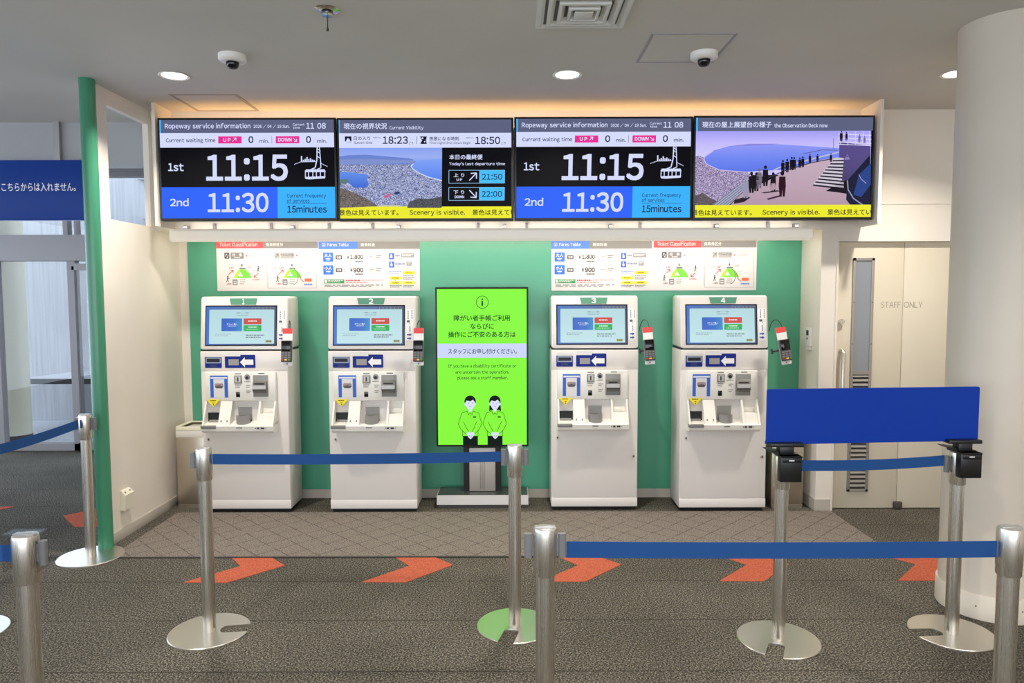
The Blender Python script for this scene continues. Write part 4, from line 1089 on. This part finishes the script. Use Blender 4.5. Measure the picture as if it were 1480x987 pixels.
# ------------------------------------------------------------------ waste bins
def make_bin():
    t = thing('waste_bin', '', 'waste bin', (0, 0, 0), 'steel waste bins in the corners')
    b = MB(); b.box(-.125, .125, -.13, .13, .006, .60, bev=.004); b.box(-.12, .12, -.132, -.12, .0, .03); b.build('body', steel_mat('bin_steel', (200, 190, 174), .36), t)
    b = MB(); b.box(-.128, .128, -.133, .133, .565, .63, bev=.01); b.build('bin_liner', M('liner_film', (226, 222, 212), .5), t)
    b = MB(); o = rrect(-.13, .13, -.135, .135, .02); i = rrect(-.10, .10, -.105, .105, .02)
    ring = lambda p, z: [(x, y, z) for x, y in p]
    b.loft([ring(o, .625), ring(o, .648), ring([(x * .97, y * .97) for x, y in o], .656), ring(i, .650), ring(i, .60)], cap=False); b.build('rim_lid', M('lid_cream', (226, 222, 196), .5), t)
    b = MB(); b.loft([ring([(x * .985, y * .985) for x, y in i], .648), ring([(x * .97, y * .97) for x, y in i], .42)], cap=False); b.box(-.095, .095, -.1, .1, .415, .42); b.build('bin_opening', M('bin_dark', (92, 84, 70), .8), t)
    return t


bn = make_bin(); bn['label'] = 'stainless steel waste bin with cream lid in the left corner, beside machine 1'; bn.location = (-2.532, 5.68, 0)
clone(bn, (2.165, 5.64, 0), 'stainless steel waste bin between machine 4 and the right pilaster')

# ------------------------------------------------------------------ free-standing green display
t = thing('signage_display', 'tall bright green upright display on a grey pedestal between machines 2 and 3', 'display', (-.236, 5.52, 0))
b = MB(); b.prism([(0.0, 0.03), (.01, .105), (.235, .105), (.235, .03)], 'x', -.362, .362, 0); b.box(-.355, .355, .012, .23, 0, .032, 1)
b.build('base', [M('stand_silver', (196, 190, 184), .4, .3), M('stand_dark', (70, 66, 62), .5)], t)
MB().box(-.355, .355, .012, .232, .105, .109).build('base_top', M('stand_top', (58, 62, 58), .25), t)
b = MB(); b.box(-.155, -.108, .10, .15, .109, .50); b.box(.10, .147, .10, .15, .109, .50); b.build('upright', BLACK, t)
b = MB(); b.box(-.108, .10, .095, .14, .112, .465, bev=.003)
for r in range(18):
    for c in range(3):
        x, z = -.02 + c * .016, .14 + r * .0135; b.box(x - .003, x + .003, .0935, .096, z - .003, z + .003, 1)
b.build('pedestal_panel', [M('stand_panel', (180, 172, 164), .4, .3), DARK], t)
DW, DH = .728, 1.262
MB().box(-DW / 2, DW / 2, .05, .11, .485, .485 + DH, bev=.004).build('casing', BLACK, t)
A = Lit(133, 86, 834, 1292, DW - .026, DH - .03)
# second crop joins below: y pixels continue at the same scale
G = (136, 250, 62); K = (18, 60, 26); A.rect(100, 40, 900, 1320, G, 0)
A.ring(488, 187, 47, 47, 4, K, 1, 40); A.ell(488, 164, 6.5, 6.5, K, 1, 14); A.rr(482, 178, 494, 216, 4, K, 1)
A.text('障がい者手帳ご利用', 264, 286, 702, 330, K, .012, 1); A.text('ならびに', 394, 350, 576, 392, K, .012, 1); A.text('操作にご不安のある方は', 220, 412, 748, 456, K, .012, 1)
A.rect(100, 505, 900, 614, (206, 216, 250), 1); A.text('スタッフにお申し付けください。', 218, 544, 756, 584, (30, 44, 48), .006, 2)
A.text('If you have a disability certificate or', 216, 664, 752, 696, K, .008, 1); A.text('are uncertain the operation,', 274, 712, 694, 742, K, .008, 1); A.text('please ask a staff member.', 290, 756, 686, 788, K, .008, 1)


def clerk(cx, woman):
    ink = (14, 26, 24); sk = (222, 226, 252)
    X = lambda v: cx + v * 1.055
    Yv = lambda v: 822.5 + v * 1.055
    if woman: A.poly([(X(-43), Yv(196)), (X(-40), Yv(120)), (X(40), Yv(120)), (X(46), Yv(196)), (X(24), Yv(186)), (X(-24), Yv(186))], ink, 1)
    A.ell(X(0), Yv(122), 45, 45, ink, 2, 28); A.rect(X(-12), Yv(170), X(12), Yv(200), sk, 3)
    A.poly([(X(-36), Yv(132)), (X(-28), Yv(116)), (X(2), Yv(122)), (X(20), Yv(110)), (X(36), Yv(128)), (X(34), Yv(152)), (X(18), Yv(178)), (X(0), Yv(184)), (X(-18), Yv(178)), (X(-34), Yv(152))], sk, 3)
    A.ell(X(-38), Yv(144), 6, 9, sk, 3, 12); A.ell(X(38), Yv(144), 6, 9, sk, 3, 12)
    for v in (-13, 15): A.ell(X(v), Yv(136), 3.2, 4.4, ink, 4, 10)
    A.ring(X(1), Yv(154), 9, 7, 2.4, (90, 90, 130), 4, 8, 20, 160)
    A.poly([(X(-24), Yv(192)), (X(-12), Yv(190)), (X(0), Yv(204)), (X(12), Yv(190)), (X(24), Yv(192)), (X(14), Yv(222)), (X(0), Yv(206)), (X(-14), Yv(222))], G, 4); A.line([(X(-24), Yv(190)), (X(-14), Yv(222)), (X(0), Yv(206)), (X(14), Yv(222)), (X(24), Yv(190))], 3, ink, 5)
    w = 3.4
    A.line([(X(-24), Yv(194)), (X(-64), Yv(210)), (X(-90), Yv(290)), (X(-68), Yv(332)), (X(-30), Yv(366))], w, ink, 5); A.line([(X(24), Yv(194)), (X(64), Yv(210)), (X(86), Yv(290)), (X(64), Yv(332)), (X(32), Yv(366))], w, ink, 5)
    A.line([(X(-50), Yv(274)), (X(-44), Yv(290)), (X(-12), Yv(350))], w, ink, 5); A.line([(X(48), Yv(274)), (X(40), Yv(290)), (X(14), Yv(350))], w, ink, 5)
    A.line([(X(-58), Yv(340)), (X(-58), Yv(380))], w, ink, 5); A.line([(X(58), Yv(340)), (X(58), Yv(380))], w, ink, 5); A.line([(X(-58), Yv(380)), (X(58), Yv(380))], w, ink, 4)
    A.rect(X(-56), Yv(380), X(56), Yv(476), ink, 2)
    A.poly([(X(-30), Yv(362)), (X(-16), Yv(348)), (X(2), Yv(354)), (X(18), Yv(348)), (X(32), Yv(364)), (X(16), Yv(390)), (X(2), Yv(402)), (X(-12), Yv(392))], sk, 6); A.line([(X(-10), Yv(372)), (X(4), Yv(388)), (X(14), Yv(372))], 2.4, (110, 110, 150), 7)
    A.ell(X(0), Yv(222), 3, 3, ink, 5, 8); A.ell(X(0), Yv(238), 3, 3, ink, 5, 8); A.rr(X(20), Yv(232), X(44), Yv(244), 4, (40, 110, 40), 5)


clerk(388, False); clerk(583, True)
A.build('screen', t, (0, .0488, .485 + DH / 2))


# ------------------------------------------------------------------ queue posts
def base_mesh(notch):
    b = MB(); R0 = .195; w = .030; n = 56; rin = .058
    if notch:
        a0 = math.asin(.040 / R0)
        outer = [(R0 * math.cos(a0 + (2 * PI - 2 * a0) * i / n), R0 * math.sin(a0 + (2 * PI - 2 * a0) * i / n)) for i in range(n + 1)]
        inner = [(rin + .022 + .026 * math.cos(PI * 1.5 - PI * i / 12), .038 * math.sin(PI * 1.5 - PI * i / 12)) for i in range(13)]
        pts = outer + inner
    else:
        pts = [(R0 * math.cos(2 * PI * i / n), R0 * math.sin(2 * PI * i / n)) for i in range(n)]
    b.loft([[(x, y, 0) for x, y in pts], [(x, y, .006) for x, y in pts], [(x * .985, y * .985, .009) for x, y in pts]])
    return b


def belt_mesh(p0, p1, sag, wdt=.052):
    b = MB(); p0 = Vector(p0); p1 = Vector(p1); d = (p1 - p0); nrm = Vector((-d.y, d.x, 0)).normalized() * .001
    rings = []
    for i in range(25):
        t = i / 24; c = p0.lerp(p1, t) - Vector((0, 0, sag * 4 * t * (1 - t))); h = Vector((0, 0, wdt / 2))
        rings.append([c - h - nrm, c - h + nrm, c + h + nrm, c + h - nrm])
    return b.loft(rings)


def post(x, y, label, notch=None, clips=(), H=.94, plate=False, taper=True):
    t = thing('queue_post', label, 'queue post', (x, y, 0), 'belt queue posts')
    o = base_mesh(notch is not None).build('base', STEELX, t, angle=30)
    if notch is not None: o.rotation_euler = (0, 0, math.radians(notch))
    MB().cyl((0, 0, .007), (0, 0, H - .15), .0315, n=40).build('pole', STEEL, t)
    b = MB(); b.lathe([(.0315, H - .165), (.0365, H - .163), (.0375, H - .158), (.0375, H - .135), (.0385, H - .13), (.0392, H - .015), (.037, H - .006), (.032, H - .006)], n=44)
    hd = b.build('head', STEEL, t)
    b = MB(); b.lathe([(.0, H - .004), (.030, H - .004), (.034, H - .006), (.034, H - .008)], n=36); b.box(-.034, .034, -.012, .012, H - .008, H, bev=.002)
    b.build('cap', M('cap_grey', (168, 166, 162), .35, .5), t)
    for a in clips:
        c, s = math.cos(math.radians(a)), math.sin(math.radians(a))
        b = MB(); b.prism(rrect(-.013, .013, -.011, .011, .009), 'z', H - .105, H - .025); b.box(-.02, -.008, -.006, .006, H - .095, H - .035)
        q = b.build('belt_clip', CLIP, t, (c * .056, s * .056, 0)); q.rotation_euler = (0, 0, math.radians(a))
    return t


PA, PCc = (-1.525, 3.471), (.012, 3.522)
PD, PE = (.108, 2.306), (1.640, 2.294)
PH, PI_ = (1.298, 3.369), (2.185, 3.435)
PG_, PJ = (-2.730, 4.50), (-2.755, 3.46)
PF = (-1.585, 2.264)
a = post(*PA, 'steel belt post nearest machine 1, its slotted base opening to the right', 8, (180,))
c = post(*PCc, 'steel belt post standing before the green display, base glowing green', -104, (180, 0))
belt_mesh((PA[0] + .0415, PA[1], .880), (PCc[0] - .0705, PCc[1], .877), .006).build('belt', BELT, a).location = (-PA[0], -PA[1], 0)
d = post(*PD, 'steel belt post in the front middle, near end of the long right belt', -90, (180, 0), .925)
e = post(*PE, 'steel belt post at the right edge in front of the pillar', -60, (), .925)
belt_mesh((PE[0] - .0415, PE[1], .847), (PD[0] + .0705, PD[1], .845), .004, .055).build('belt', BELT, e).location = (-PE[0], -PE[1], 0)
f = post(*PF, 'steel belt post with clear bracket at the lower left corner', None, (0,), .92)
ff = MB(); ff.box(-.056, -.052, -.03, .03, .80, .905); ff.box(.052, .056, -.03, .03, .80, .905); ff.box(-.056, .056, -.03, .03, .921, .925); ff.build('clear_bracket', GLASS, f, smooth=False)
belt_mesh((PF[0] - .04, PF[1], .853), (PF[0] - 1.2, PF[1] + .1, .853), .01, .055).build('belt', BELT, f).location = (-PF[0], -PF[1], 0)
gq = post(*PG_, 'steel belt post with a plain round base at the green wall end', None, (0, 180), .935)
belt_mesh((PG_[0] - .02, PG_[1] - .0405, .877), (PJ[0] + .01, PJ[1] + .0705, .877), .012, .055).build('belt', BELT, gq).location = (-PG_[0], -PG_[1], 0)
j = post(*PJ, 'steel belt post mostly outside the left edge, only its base rim showing', None, (90,), .935)
h = post(*PH, 'steel belt post carrying the left end of the blue board', -116, (), .92)
i_ = post(*PI_, 'steel belt post carrying the right end of the blue board', 183, (180,), .92)
belt_mesh((PH[0] + .0415, PH[1], .866), (PI_[0] - .0705, PI_[1], .872), .010).build('belt', BELT, h).location = (-PH[0], -PH[1], 0)
kq = post(2.70, 3.23, 'steel belt post outside the right edge, slotted base rim showing by the pillar', 170, ())

# blue board on its two clamps
t = thing('queue_board', 'plain blue rectangular board clamped on top of two belt posts', 'sign board', (1.745, 3.40, .97))
b = MB(); b.prism(rrect(-.532, .532, .0, .266, .01), 'y', -.006, .006)
bo = b.build('board', [M('board_blue', (10, 52, 150), .4, spec=.15)], t); bo.rotation_euler = (0, 0, math.atan2(PI_[1] - PH[1], PI_[0] - PH[0]))
for pp in (PH, PI_):
    ox, oy = pp[0] - 1.745 + .003, pp[1] - 3.40
    m = MB(); m.box(ox - .080, ox + .080, oy - .05, oy + .03, -.006, .012, bev=.003); m.box(ox - .035, ox + .032, oy - .05, oy + .0, -.045, -.004, bev=.002)
    m.prism([(ox - .085, -.022), (ox + .058, -.040), (ox + .058, -.046), (ox - .03, -.046), (ox - .085, -.026)], 'y', oy - .04, oy + .04)
    m.box(ox - .044, ox + .058, oy - .085, oy - .043, -.165, -.042, bev=.004); m.box(ox - .044, ox + .058, oy - .085, oy + .03, -.049, -.042)
    m.box(ox - .035, ox + .055, oy - .0865, oy - .083, -.072, -.050, bev=.001); m.box(ox - .005, ox + .02, oy - .0875, oy - .086, -.064, -.058, 1)
    m.build('clamp', [BLACK, M('clamp_mark', (206, 206, 206), .5)], t)
